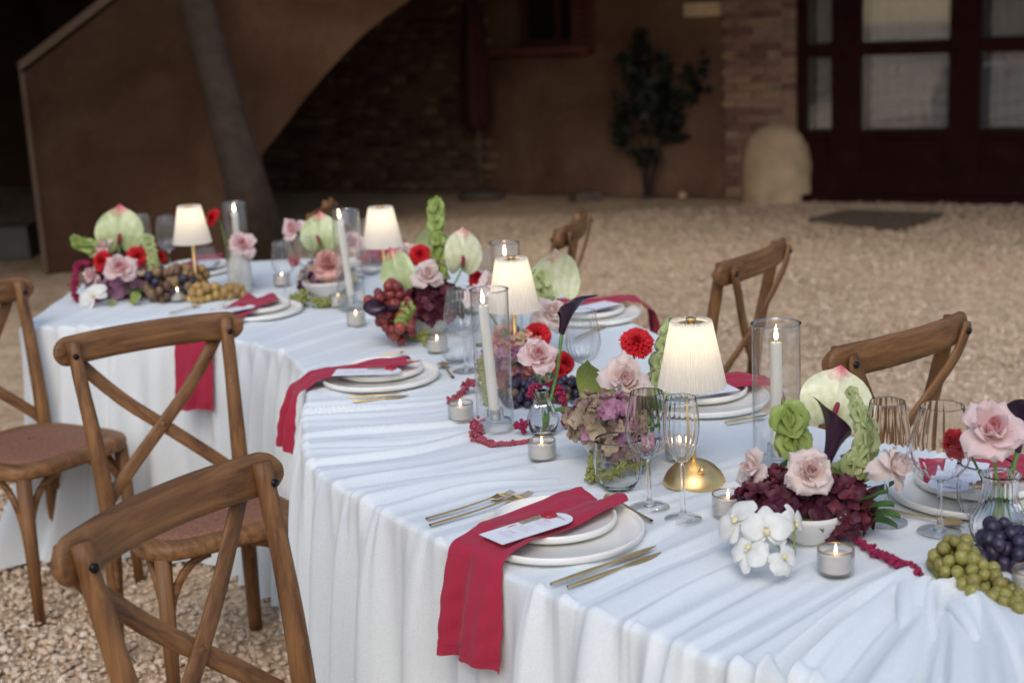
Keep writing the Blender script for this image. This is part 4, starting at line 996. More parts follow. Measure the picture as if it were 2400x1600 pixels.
# ---- cutlery
def cutlery(kind, a, b, label, z=TZ + .010, za=None):
    a = Vector((a[0], a[1], z if za is None else za)); b = Vector((b[0], b[1], z)); d = b - a; L = d.length
    t = empty(kind if kind != 'spoon' else 'dessert_spoon', a, math.atan2(d.y, d.x), label, kind.replace('_', ' '), 'gold cutlery')
    m = MB(); n = 26
    if kind == 'knife':
        hb = .52 * L; xs = np.linspace(0, L, n); P = []
        for x in xs:
            u = x / L
            if u < .56: w = .0022 + .0028 * math.sin(PI * min(1, u / .56)) ** .7; th = .0022; oy = 0
            else:
                q = (u - .56) / .44; w = .0052 + .004 * math.sin(PI * min(1, q * .85)) ; w *= (1 - q ** 5); th = .0013; oy = .003 * q * q
            w = max(w, .0006); P.append([(x, oy + w * math.cos(k) , th * math.sin(k)) for k in np.linspace(0, 2 * PI, 9)[:-1]])
        m.grid(P, closed_v=True); m.obj('blade', M['gold'], t)
        k = MB(); P = [[(x, .0052 * math.sin(PI * (.12 + .76 * x / hb)) * math.cos(q), .0028 * math.sin(q)) for q in np.linspace(0, 2 * PI, 11)[:-1]] for x in np.linspace(0, hb, 12)]
        k.grid(P, closed_v=True); k.obj('handle', M['gold'], t)
    else:
        hl = .72 * L
        P = [[(x, (.0042 - .0024 * (x / hl)) * math.cos(q), (.0022 - .0006 * x / hl) * math.sin(q) + .004 * (x / hl) ** 3) for q in np.linspace(0, 2 * PI, 9)[:-1]] for x in np.linspace(0, hl, 14)]
        MB().grid(P, closed_v=True).obj('handle', M['gold'], t)
        if kind == 'spoon':
            P = []
            for i in range(13):
                u = i / 12; x = hl - .002 + (L - hl) * u; w = .019 * math.sin(PI * min(1, .06 + .94 * u) ** .8) if 0 < i < 12 else .002
                P.append([(x, w * math.cos(q), .004 - .006 * math.sin(PI * u) * (1 - math.cos(q) ** 2)) for q in np.linspace(0, PI, 9)])
            MB().grid(P).obj('spoon_bowl', M['gold'], t)
        else:
            P = []
            for i in range(8):
                u = i / 7; x = hl + (L - hl) * .48 * u; w = .0022 + .0095 * math.sin(PI / 2 * min(1, u * 1.5)); P.append([(x, w * s_, .004 - .003 * math.sin(PI * u) + dz) for s_, dz in ((-1, 0), (0, -.001), (1, 0), (1, .0012), (0, .0005), (-1, .0012))])
            MB().grid(P, closed_v=True).obj('fork_head', M['gold'], t)
            x0 = hl + (L - hl) * .46
            for k in range(4):
                y = (-1.5 + k) * .0060
                MB().bar([(x0, y * 1.02, .0045), (x0 + (L - x0) * .5, y, .002), (L, y * .85, .006)], [.0030, .0026, .0014], .0014, (0, 0, 1)).obj('tine', M['gold'], t)
    return t
cutlery('fork', (-0.172, 2.469), (-0.012, 2.585), 'gold fork left of the nearest plate, the upper of two')
cutlery('fork', (-0.164, 2.434), (0.023, 2.575), 'gold fork partly tucked under the nearest plate rim')
cutlery('knife', (0.043, 2.133), (0.229, 2.274), 'gold knife right of the nearest plate, the one closer to the plate')
cutlery('knife', (0.069, 2.119), (0.235, 2.244), 'gold knife right of the nearest plate, the outer of two')
cutlery('spoon', (0.233, 2.401), (0.162, 2.550), 'gold dessert spoon of which only the handle end shows past the nearest plate')
cutlery('spoon', (0.657, 2.398), (0.761, 2.299), 'gold dessert spoon lying between the two right hand wine glasses')
cutlery('spoon', (-0.155, 3.521), (-0.189, 3.683), 'small gold spoon pointing away behind the second plate')
cutlery('knife', (-0.404, 3.368), (-0.279, 3.388), 'gold knife in front of the second plate')
cutlery('knife', (-0.391, 3.326), (-0.257, 3.356), 'outer gold knife in front of the second plate')
cutlery('fork', (-0.354, 3.816), (-0.293, 3.813), 'gold fork beyond the second plate')
cutlery('knife', (0.180, 3.900), (0.288, 4.080), 'gold knife beside the far right plate behind the wine glass')
cutlery('knife', (0.458, 2.993), (0.560, 3.036), 'gold knife beyond the near lamp on the folded cloth')
cutlery('fork', (-1.110, 4.562), (-1.034, 4.670), 'gold fork at the far left plate behind the chair')

# ---- place settings
def plate(name, c, r, z, h, label):
    t = MB()
    t.lathe([(0, .002), (r * .78, .002), (r * .80, 0), (r * .84, 0), (r * .86, .003), (r * .985, .008), (r, .013), (r, h - .002), (r - .0015, h), (r - .004, h), (r - .0055, h - .002), (r - .0065, .012), (r - .012, .0085), (0, .0075)], 72)
    o = t.obj(name, M['ceramic'], None, (*c, z)); return tag(o, label, 'plate', name.replace('_', ' ') + 's of the place settings')

def napkin(c, ang, s0, edge, hang, w, label, ruffle=.004, z0=.7855, bend=0.0, edge_z=TZ + .004, yaw=0.0, splay=0.0):
    """folded napkin running from inside the plate out over the table edge in direction ang, hanging down"""
    d = Vector((math.cos(ang), math.sin(ang), 0)); sd = Vector((-d.y, d.x, 0))
    c = Vector((c[0], c[1], 0))
    def prof(s):
        if s < -s0: s = -s0
        if s < .112: return (s, z0 + .003 * math.sin((s + s0) * 30))
        if s < .157: u = (s - .112) / .045; return (s, z0 + (.7785 - z0) * (u * u * (3 - 2 * u)))
        if s < edge: u = (s - .157) / max(.004, edge - .157); return (s, .7785 + (edge_z + .006 - .7785) * (u * u * (3 - 2 * u)))
        zt_ = .7785 if edge <= .161 else edge_z + .006
        q = s - edge; rr = .026
        if q < rr * PI / 2: a = q / rr; return (edge + rr * math.sin(a), zt_ - rr * (1 - math.cos(a)))
        q -= rr * PI / 2; return (edge + rr + .024 * (1 - math.exp(-q * 12)) + .05 * q, zt_ - rr - q)
    edge = max(edge, .160)
    tot = s0 + edge + .022 * PI / 2 + hang; n = 60; m = 18; P0 = []; P1 = []
    rn = random.Random(int(abs(c.x) * 1000)); ph = rn.uniform(0, 6)
    for i in range(n + 1):
        s = -s0 + tot * i / n; x, z = prof(s); dn = max(0, (s - edge) / max(.01, hang)); r0, r1 = [], []
        for j in range(m + 1):
            u = -1 + 2 * j / m; ww = w / 2 * (1 + .06 * dn + splay * dn)
            nearend = math.exp(-((s + s0) / .03) ** 2)
            zoff = ruffle * (.35 + nearend * 1.3) * math.sin(u * 5 + ph + s * 14) + .0014 * math.sin(u * 11 + s * 30) + .0011 * math.sin(u * 17 - s * 47 + ph) + .0016 * math.sin(s * 38 + 2 * math.sin(u * 2.3 + ph))
            hx = (.010 * math.sin(u * 4.2 + ph + dn) + .005 * math.sin(u * 9 + dn * 3) + .0015 * math.sin(dn * 22 + u * 6)) * min(1, dn * 1.5)
            endw = -.012 * nearend * math.sin(u * 3 + ph)
            off = Vector((0, 0, zoff)) if dn <= 0 else Vector((0, 0, 0))
            p = c + d * (x + hx + endw + bend * u * 0) + sd * (u * ww + bend * (x * x)) + Vector((0, 0, z)) + off
            p += sd * (math.tan(yaw) * dn * hang)
            if i == n: p.z += .004 * math.sin(u * 3 + 1)
            nrm = Vector((0, 0, 1)) if dn <= 0 else d
            th = .0030 * (1 - .4 * abs(u) ** 6)
            r0.append(tuple(p + nrm * th)); r1.append(tuple(p))
        P0.append(r0); P1.append(r1)
    mb = MB(); mb.grid(P0[::-1]); mb.grid(P1)
    e = MB()
    A = mb
    def strip(a, b): A.grid([a, b])
    strip([r_[0] for r_ in P0], [r_[0] for r_ in P1]); strip([r_[-1] for r_ in P1], [r_[-1] for r_ in P0]); strip(P0[0], P1[0]); strip(P1[-1], P0[-1])
    o = mb.obj('napkin', M['napkin'])
    hem = MB(); k = n - 3
    hem.grid([[tuple(Vector(q) + d * .0009) for q in P0[k]], [tuple(Vector(q) + d * .0013) for q in P0[k + 1]]])
    hem.obj('hem', M['napkin'], o)
    return tag(o, label, 'napkin', 'raspberry linen napkins')

def menu(c, ang, label, z=.7925, tilt=(0, 0), L=.185, w=.072, detail=True, round_end=1, tagl=True, seal=True, scale=1.0):
    """card lying on the napkin; ang is the direction of its head (rounded) end"""
    t = empty('menu_card', (c[0], c[1], z), ang, label, 'menu card', 'menu cards on the napkins'); t.rotation_euler = (tilt[0], tilt[1], ang)
    P = [(-L / 2, -w / 2), (L / 2 - w / 2, -w / 2)]
    P += [(L / 2 - w / 2 + w / 2 * math.cos(a), w / 2 * math.sin(a)) for a in np.linspace(-PI / 2, PI / 2, 15)[1:-1]] + [(L / 2 - w / 2, w / 2), (-L / 2, w / 2)]
    n = len(P); V = [(x, y, 0) for x, y in P] + [(x, y, .0009) for x, y in P]
    MB().add(V, [tuple(range(n - 1, -1, -1)), tuple(range(n, 2 * n))] + [(i, (i + 1) % n, (i + 1) % n + n, i + n) for i in range(n)]).obj('card', M['paper'], t, smooth=False)
    if detail:
        def text(s, size, x, y, mat, name='lettering', shear=0.0):
            cu = bpy.data.curves.new(name, 'FONT'); cu.body = s; cu.size = size; cu.align_x = 'CENTER'; cu.align_y = 'CENTER'; cu.shear = shear; cu.resolution_u = 2
            tmp = bpy.data.objects.new('tmp', cu); COL.objects.link(tmp); bpy.context.view_layer.update()
            me = bpy.data.meshes.new_from_object(tmp.evaluated_get(bpy.context.evaluated_depsgraph_get())); bpy.data.objects.remove(tmp)
            me.materials.clear(); me.materials.append(mat); me.name = name
            return link(name, me, t, (x, y, .0014), (0, 0, -PI / 2))
        text('Menu', .015, L / 2 - .020, 0, detail, shear=.35)
        for k, (wd_, x) in enumerate((('ENTR\u00c9E', L / 2 - .048), ('PLAT', L / 2 - .086), ('DESSERT', L / 2 - .124))):
            text(wd_, .0055, x, 0, detail)
            ln = MB()
            for q in range(3): ln.box((x - .008 - q * .0055, 0, .0012), (.0006, .040 - .008 * ((q + k) % 3), .0003))
            ln.obj('print_lines', M['ink'], t, smooth=False)
    if tagl:
        g_ = MB(); g_.box((.022, .024, .0022), (.050, .013, .0008)); o = g_.obj('name_tag', M['tagpaper'], t, smooth=False)
        if detail:
            cu = bpy.data.curves.new('tag_lettering', 'FONT'); cu.body = 'OC\u00c9ANE'; cu.size = .0085; cu.align_x = 'CENTER'; cu.align_y = 'CENTER'
            tmp = bpy.data.objects.new('tmp', cu); COL.objects.link(tmp); bpy.context.view_layer.update()
            me = bpy.data.meshes.new_from_object(tmp.evaluated_get(bpy.context.evaluated_depsgraph_get())); bpy.data.objects.remove(tmp); me.materials.clear(); me.materials.append(M['inkd'])
            link('lettering', me, o, (.022, .024, .0029), None)
    if seal:
        s_ = MB(); P = []
        for i, (r, z_) in enumerate([(0, .0058), (.007, .0058), (.0085, .0066), (.0115, .0066), (.0135, .0048), (.0145, .003), (.0145, .0022)]):
            P.append([((r + (.0009 * math.sin(5 * a + 1) if i > 2 else 0)) * math.cos(a), (r + (.0009 * math.sin(5 * a + 1) if i > 2 else 0)) * math.sin(a), z_) for a in np.linspace(0, 2 * PI, 25)[:-1]])
        s_.grid(P, closed_v=True).obj('wax_seal', M['seal'], t, (.056, .018, 0))
    return t

def angle_of(a, b): return math.atan2(b[1] - a[1], b[0] - a[0])
Z1 = TZ + .002; CR = .152; DR = .112
# nearest setting
c1 = (0.065, 2.360); plate('charger_plate', c1, CR, Z1, .0205, 'large cream rimmed plate nearest the camera'); plate('dinner_plate', (0.059, 2.397), DR, Z1 + .0085, .0205, 'cream dinner plate stacked on the nearest large plate')
a1 = angle_of(c1, (-0.068, 2.232)); 
napkin((0.053, 2.383), a1, .130, .155, .175, .128, 'raspberry linen napkin hanging over the table edge from the nearest plate', .007)
menu((0.016, 2.310, 0.790), angle_of((-0.041, 2.276, 0.790), (0.086, 2.371, 0.790)), 'white menu card with red wax seal and sage name tag on the nearest napkin', .7925, (0, 0), .170, .066, M['ink'])
# second setting, left edge
c2 = (-0.342, 3.553); plate('charger_plate', c2, CR, Z1, .0205, 'large cream rimmed plate at the inner bend of the table'); plate('dinner_plate', (-0.345, 3.589), DR, Z1 + .0085, .0205, 'cream dinner plate stacked at the inner bend of the table')
napkin((-0.359, 3.583), angle_of((-0.273, 3.634), (-0.519, 3.535)), .100, .195, .14, .095, 'raspberry linen napkin over the table edge at the second plate from the camera', .003)
menu((-0.368, 3.489, 0.790), angle_of((-0.458, 3.507, 0.790), (-0.273, 3.492, 0.790)), 'white menu card with wax seal on the second napkin at the inner bend', .7925, (0, 0), .170, .066, M['ink'])
# third setting behind chair
c3 = (-0.822, 4.507); plate('charger_plate', c3, CR, Z1, .0205, 'large cream plate behind the top rail of the middle chair'); plate('dinner_plate', (-0.829, 4.550), DR, Z1 + .0085, .0205, 'cream dinner plate behind the top rail of the middle chair')
napkin((-0.829, 4.550), angle_of((-0.829, 4.550), (-0.948, 4.195)), .08, math.dist((-0.829, 4.550), (-0.948, 4.195)), .20, .125, 'raspberry linen napkin seen through the cross back of the middle chair', .006)
menu((-0.880, 4.394, 0.790), angle_of((-0.920, 4.325, 0.790), (-0.805, 4.430, 0.790)), 'white menu card on the napkin just above the middle chair rail', .7925, (0, 0), .17, .066, None)
# right hand setting
c5 = (0.830, 2.467); plate('charger_plate', c5, CR, Z1, .0205, 'large cream plate at right under the printed menu'); plate('dinner_plate', (0.848, 2.501), DR, Z1 + .0085, .0205, 'cream dinner plate at right under the printed menu')
napkin((0.852, 2.525), angle_of((0.771, 2.563), (0.963, 2.579)), .10, .20, .16, .115, 'burgundy linen napkin at right, its fold toward the large wine glass', .003)
menu((0.801, 2.468, 0.790), angle_of((0.876, 2.566, 0.790), (0.753, 2.363, 0.790)), 'white menu card with printed courses facing away, under the vase stems at right', .7925, (0, 0), .185, .078, M['inkd'], tagl=False, seal=False)
cutlery('fork', (0.809, 2.299, 0.790), (0.806, 2.390, 0.790), 'gold fork seen through the right hand tumbler', .800)
# setting behind the near lamp
c6 = (0.438, 3.181); plate('charger_plate', c6, CR, Z1, .0205, 'large cream plate behind the near lamp shade'); plate('dinner_plate', (0.435, 3.231), DR, Z1 + .0085, .0205, 'cream dinner plate behind the near lamp shade')
napkin((0.437, 3.249), angle_of((0.350, 3.189), (0.542, 3.210)), .12, .155, .16, .11, 'raspberry linen napkin falling over the far table edge behind the near lamp', .004)
menu((0.423, 3.141, 0.790), angle_of((0.489, 3.186, 0.790), (0.344, 3.137, 0.790)), 'white menu card on the napkin behind the near lamp shade', .7925, (0, 0), .17, .07, None)
# far side, middle
c7 = (0.241, 4.188); plate('charger_plate', c7, CR, Z1, .0205, 'large cream plate beyond the dark calla lily'); plate('dinner_plate', (0.234, 4.227), DR, Z1 + .0085, .0205, 'cream dinner plate beyond the dark calla lily')
napkin((0.243, 4.290), angle_of((0.175, 4.287), (0.361, 4.307)), .13, .17, .16, .11, 'raspberry linen napkin on the far side beyond the dark calla lily', .004)
menu((0.240, 4.159, 0.790), angle_of((0.292, 4.258, 0.790), (0.197, 4.183, 0.790)), 'white menu card on the far napkin beyond the dark calla lily', .7925, (0, 0), .18, .075, None, tagl=False, seal=False)
# far side, behind left lamp
c8 = (-1.204, 5.388); plate('charger_plate', c8, CR, Z1, .0205, 'large cream plate behind the far left lamp'); plate('dinner_plate', (-1.199, 5.443), DR, Z1 + .0085, .0205, 'cream dinner plate behind the far left lamp')
napkin((-1.181, 5.477), angle_of((-1.181, 5.477), (-1.196, 5.723)), .13, .18, .16, .11, 'raspberry linen napkin behind the far left lamp', .004)
menu((-1.148, 5.332, 0.790), angle_of((-1.155, 5.532, 0.790), (-1.155, 5.286, 0.790)), 'white menu card behind the far left lamp', .7925, (0, 0), .18, .085, None, tagl=False, seal=False)
c9 = (-0.504, 5.331); plate('charger_plate', c9, CR, Z1, .0205, 'large cream plate far behind the lamp with the red grapes')
napkin((-0.509, 5.400), angle_of((-0.504, 5.331), (-0.485, 5.512)), .12, .18, .16, .10, 'dark red napkin far behind the lamp with the red grapes', .004)

# ================================================================== FLOWERS
def petal_mesh(key, mat, th, W, L=1.0, r0=.10, cup=.5, curl=0.0, tip=.0, wob=0.0, seed=0, nu=9, nv=9, off=(0, 0, 0)):
    """petal around +z at azimuth 0; th = inclination angles from the axis at base, middle, tip (unit size)"""
    r = np.random.default_rng(seed); tv = np.linspace(0, 1, nv); tv2 = np.linspace(0, 1, 60)
    ang = np.interp(tv2, [0, .5, 1], th) ; rad = r0 + np.r_[0, np.cumsum(np.sin(ang[:-1]) / 59)] * L; zz = np.r_[0, np.cumsum(np.cos(ang[:-1]) / 59)] * L
    P = np.zeros((nv, nu, 3)); ph = r.uniform(0, 6, 3)
    for i, t in enumerate(tv):
        R_ = np.interp(t, tv2, rad); Z_ = np.interp(t, tv2, zz)
        wd_ = W * (math.sin(PI * (.10 + .74 * t)) ** .75) * (1 - .55 * max(0, t - .8) / .2)
        for j in range(nu):
            u = -1 + 2 * j / (nu - 1); rc = max(R_, .16) + .28 * (1 - cup)
            a = u * wd_ / rc; a = max(-2.6, min(2.6, a))
            Rr = R_ - (rc * (1 - math.cos(a))) * cup * .6 + curl * u * u * t
            y = rc * math.sin(a) if abs(a) < PI / 2 else math.copysign(rc, a)
            x = Rr; z = Z_ - .16 * u * u * t * L * (1 - tip) - tip * .35 * (abs(u) ** 1.4) * t ** 2 + wob * math.sin(u * 4 + ph[0] + t * 3) * t + wob * .6 * math.sin(u * 9 + ph[1]) * t * t
            x += wob * math.sin(u * 5 + ph[2]) * t
            P[i, j] = (x, y, z)
    return MB().grid(P).mesh('petal', mat)
def ring_spec():
    out = []
    for k in range(5): out.append((k * 2.4, (.55, .10, -.30), .26, .62, .02, 1, 0, 'core'))
    for k in range(5): out.append((.6 + k * 1.257, (.9, .12, -.12), .38, .80, .06, 1, .02, 'core'))
    for k in range(5): out.append((k * 1.257 + .2, (1.15, .25, .15), .50, .92, .09, .9, .03, 'mid'))
    for k in range(6): out.append((k * 1.047, (1.35, .50, .75), .58, 1.02, .11, .7, .05, 'mid'))
    return out
ROSEM = {}
def rose_meshes(kind):
    if kind in ROSEM: return ROSEM[kind]
    outer, core = {'pink': (M['rose'], M['rose_core']), 'pale': (M['rose_pale'], M['rose_palecore']), 'peach': (M['peach'], M['peach'])}[kind]
    res = []
    for i, (az, th, W, L, r0, cup, wob, part) in enumerate(ring_spec()):
        res.append((az, petal_mesh('p', core if part == 'core' else outer, th, W, L, r0, cup, .0 if part == 'core' else .06, .1, wob + .012, i)))
    for k in range(6):        # wide reflexed guard petals, pointed
        res.append((k * 1.05 + .5, petal_mesh('g', outer, (1.45, 1.15, 2.3), .66, 1.15, .12, .25, -.12, .75, .05, 50 + k, 11, 11)))
    for k in range(4):
        res.append((k * 1.6 + 1.1, petal_mesh('g', outer, (1.7, 1.9, 2.7), .56, 1.25, .12, .15, -.10, .9, .06, 80 + k, 11, 11)))
    ROSEM[kind] = res; return res
STEMS = []
def stem_tube(t, a, b, r, mat, bend=.02, name='stem', thing_origin=None):
    a, b = Vector(a), Vector(b); o = thing_origin if thing_origin is not None else a
    mid = (a + b) / 2 + Vector((random.uniform(-bend, bend), random.uniform(-bend, bend), 0))
    P = crv([tuple(a - o), tuple(mid - o), tuple(b - o)], 10)
    return MB().tube(P.tolist(), r, 8).obj(name, mat, t)
def rose(head, size, axis, base, label, kind='pink', guard=6, group='roses on the table', open_=1.0, stem=True):
    size = size * .80; axis = (axis[0], axis[1], axis[2] + .22)
    head = Vector(head); base = Vector(base); t = empty('rose', base, 0, label, 'rose', group)
    q = toward(axis); spin = Quaternion(Vector((0, 0, 1)), random.uniform(0, 6.28)); rnd = random.Random(label)
    hd = q @ spin; ms = rose_meshes(kind); ng = len(ms) - 10; close = rnd.uniform(-.20, .16); skip = rnd.randint(2, 5)
    for i, (az, me) in enumerate(ms):
        if i >= ng + guard: break
        if size < .036 and i < ng and i % 3 == 2: continue
        qq = hd @ Quaternion(Vector((0, 0, 1)), az + rnd.uniform(-.25, .25)) @ Quaternion(Vector((0, 1, 0)), close * (i / ng) + rnd.uniform(-.08, .10) * (1 if i < ng else 2.2))
        if i >= ng - 9 and i % skip == 0: continue
        link('petal', me, t, head - base, qq, size * rnd.uniform(.94, 1.06))
    ax = Vector(axis).normalized()
    c = MB(); c.lathe([(0, -.32), (.10, -.26), (.16, -.12), (.15, .02)], 12); co_ = c.obj('calyx', M['stem'], t, head - base, q); co_.scale = (size,) * 3
    if stem: stem_tube(t, base, head - ax * size * .3, .0028, M['stem'], .008)
    return t

def carnation(head, size, axis, base, label, seed=0):
    head, base = Vector(head), Vector(base); t = empty('carnation', base, 0, label, 'carnation', 'red carnations')
    r = np.random.default_rng(seed + 11); mb = MB()
    for k in range(46):
        el = (k / 46) ** .6 * 1.75; az = k * 2.39996; Wd = r.uniform(.36, .5); L = r.uniform(.82, 1.02) * (1 - .12 * (k < 10))
        P = np.zeros((6, 15, 3)); ph = r.uniform(0, 6)
        for i in range(6):
            v_ = i / 5
            for j in range(15):
                u = -1 + 2 * j / 14; e2 = el * (.45 + .6 * v_) + .10 * v_ * math.sin(u * 7 + ph) + .06 * v_ * math.sin(u * 17 + ph)
                l = L * v_ * (1 + (.07 * (1 if j % 2 else -1) if i == 5 else 0)) * (1 - .1 * u * u); a = az + u * Wd * (.25 + .75 * v_) / max(.35, math.sin(min(e2, 1.57)) + .18)
                P[i, j] = (l * math.sin(e2) * math.cos(a), l * math.sin(e2) * math.sin(a), l * math.cos(e2) * .78)
        mb.grid(P)
    o = mb.obj('petals', M['carn'], t, head - base, toward(axis)); o.scale = (size,) * 3
    ax = Vector(axis).normalized()
    c = MB().lathe([(0, -.85), (.13, -.8), (.2, -.45), (.27, -.1), (.22, 0)], 12).obj('calyx', M['leaf'], t, head - base, toward(axis)); c.scale = (size,) * 3
    stem_tube(t, base, head - ax * size * .8, .0024, M['stem'], .006)
    return t

def spathe(size, mat, concave=.12, n=19, m=29, sx=1.0):
    """heart shaped spathe in the xy plane, tip at +y, face +z"""
    P = np.zeros((n, m, 3))
    for i in range(n):
        s_ = i / (n - 1)
        for j in range(m):
            a = 2 * PI * j / (m - 1)          # 0 at +y tip
            ca = math.cos(a); w = .5 + .5 * ca
            rr = .74 + .10 * math.cos(2 * a) * 0 + .12 * w + .14 * math.exp(-((math.atan2(math.sin(a), math.cos(a))) / .16) ** 2)
            rr -= .34 * math.exp(-((abs(math.atan2(math.sin(a), math.cos(a))) - PI) / .30) ** 2)
            x = s_ * rr * math.sin(a) * sx; y = s_ * rr * ca - .04
            z = concave * s_ ** 2 * (.7 + .6 * math.cos(2 * a)) * -1 + .012 * s_ * math.cos(a * 11) + .05 * s_ ** 6 * math.sin(3 * a + 1)
            P[i, j] = (x, y, z)
    return P
def anthurium(head, size, up, face, base, label, mat='anth', back=False, concave=.14, sx=1.0, spx=None):
    """head = centre; up = direction of the tip; face = normal"""
    head, base = Vector(head), Vector(base); t = empty('anthurium', base, 0, label, 'anthurium', 'anthuriums')
    f_ = Vector(face).normalized(); u_ = Vector(up); u_ = (u_ - f_ * u_.dot(f_)).normalized(); x_ = u_.cross(f_)
    Rm = Matrix((x_, u_, f_)).transposed().to_quaternion()
    mb = MB().grid(spathe(size, None, concave, sx=sx)); o = mb.obj('spathe', M[mat], t, head - base, Rm); o.scale = (size,) * 3
    if not back:
        sd = spx if spx is not None else (.05, .28, .55)
        P = crv([(0, -.38, .03), (sd[0] * .5, -.38 + .28, .16), (sd[0], -.38 + sd[1] + .28, sd[2] * .5)], 12)
        s_ = MB().tube(P.tolist(), [.055, .068, .07, .07, .068, .066, .063, .06, .055, .048, .038, .018], 12).obj('spadix', M['spadix'], t, head - base, Rm); s_.scale = (size,) * 3
    a = head - u_ * size * .40 - f_ * size * .02
    stem_tube(t, base, a, .0032, M['stem'], .01)
    return t

def calla(head, size, axis, face_az, base, label, lean=None, stemmat='stem'):
    head, base = Vector(head), Vector(base); t = empty('calla_lily', base, 0, label, 'calla lily', 'dark calla lilies')
    n, m = 22, 34; P = np.zeros((n, m, 3))
    for i in range(n):
        v_ = i / (n - 1)
        for j in range(m):
            u = j / (m - 1); a = (u - .5) * 2 * PI * 1.10; fl = v_ ** 3
            r = .10 + .16 * v_ ** 1.2 + .38 * fl * (.55 + .45 * math.cos(a)) + (.04 * (u - .5))
            tipp = math.exp(-(a / .45) ** 2)
            z = v_ * (1.25 + .28 * math.cos(a)) + .28 * tipp * fl - .30 * fl * (abs(a) / PI) ** 2
            r += .22 * tipp * v_ ** 6; z -= .16 * tipp * v_ ** 14
            P[i, j] = (r * math.cos(a), r * math.sin(a) * .9, z)
    q = toward(axis) @ Quaternion(Vector((0, 0, 1)), face_az)
    o = MB().grid(P).obj('spathe', M['calla'], t, head - base, q); o.scale = (size,) * 3
    s_ = MB().tube([(0, 0, .2), (.02, 0, 1.05)], [.06, .05], 8).obj('spadix', M['calla'], t, head - base, q); s_.scale = (size,) * 3
    stem_tube(t, base, head + Vector(axis).normalized() * size * .05, .0042, M[stemmat], .01)
    return t

BELLS = {}
def bell_mesh(k, mat):
    key = (k, mat)
    if key in BELLS: return BELLS[key]
    r = np.random.default_rng(k); n, m = 8, 21; P = np.zeros((n, m, 3)); ph = r.uniform(0, 6)
    for i in range(n):
        v_ = i / (n - 1)
        for j in range(m):
            a = 2 * PI * j / (m - 1); rr = .10 + .90 * v_ ** 1.05; rr *= 1 + .10 * v_ * math.cos(5 * a + ph) + .05 * v_ * math.sin(3 * a)
            P[i, j] = (rr * math.cos(a) * 1.12, rr * math.sin(a) * 1.0, .66 * v_ ** .6 - .22 * v_ ** 4 * (1 + .6 * math.cos(3 * a + ph)))
    mb = MB().grid(P); mb.ico((0, 0, .20), .12, 1, 1)
    BELLS[key] = mb.mesh('bell', [M[mat], M['orchid']]); return BELLS[key]
def bells(path, s0, s1, label, mat='bell', whorls=6, per=5, droop=.2, base=None, face=.45, group='bells of Ireland stems'):
    P = crv([tuple(p) for p in path], 40); o_ = Vector(base if base is not None else P[0]); t = empty('bells_of_ireland', o_, 0, label, 'flower stem', group)
    full = ([o_] if base is not None else []) + [Vector(p) for p in P]
    MB().tube([tuple(p - o_) for p in full], .0034, 8).obj('stem', M['stem'], t)
    rnd = random.Random(label)
    for k in range(whorls):
        f_ = (k + .35) / whorls; i = int(f_ * 39); p = Vector(P[i]); d = (Vector(P[min(i + 1, 39)]) - Vector(P[max(i - 1, 0)])).normalized()
        sz = s0 + (s1 - s0) * f_; off = rnd.uniform(0, 6)
        cnt = per if f_ < .85 else max(3, per - 1)
        for j in range(cnt):
            a = off + 2 * PI * j / cnt; sd_ = d.orthogonal().normalized(); sd_ = Quaternion(d, a) @ sd_
            ax = (sd_ + d * rnd.uniform(.15, .6) + Vector((0, -face, -droop))).normalized()
            link('bell', bell_mesh(rnd.randint(0, 3), mat), t, p - o_ + sd_ * .003, toward(ax) @ Quaternion(Vector((0, 0, 1)), rnd.uniform(0, 6)), sz * rnd.uniform(.85, 1.15))
    return t

FLOR = {}
def floret_mesh(mat, k):
    if (mat, k) in FLOR: return FLOR[(mat, k)]
    r = np.random.default_rng(k + 5); mb = MB()
    for q in range(4):
        a0 = q * PI / 2 + r.uniform(-.12, .12); P = np.zeros((4, 5, 3)); tl = r.uniform(.05, .45); ph = r.uniform(0, 6)
        for i in range(4):
            v_ = i / 3; w = .52 * math.sin(PI * (.12 + .70 * v_)) ** .8
            for j in range(5):
                u = -1 + j / 2; x = v_ * (1 - .18 * u * u * v_); y = u * w; z = tl * v_ * v_ + .14 * u * u * v_ + .07 * math.sin(u * 3 + ph) * v_
                P[i, j] = (x * math.cos(a0) - y * math.sin(a0), x * math.sin(a0) + y * math.cos(a0), z)
        mb.grid(P)
    mb.ico((0, 0, .04), .08, 1)
    FLOR[(mat, k)] = mb.mesh('floret', M[mat]); return FLOR[(mat, k)]
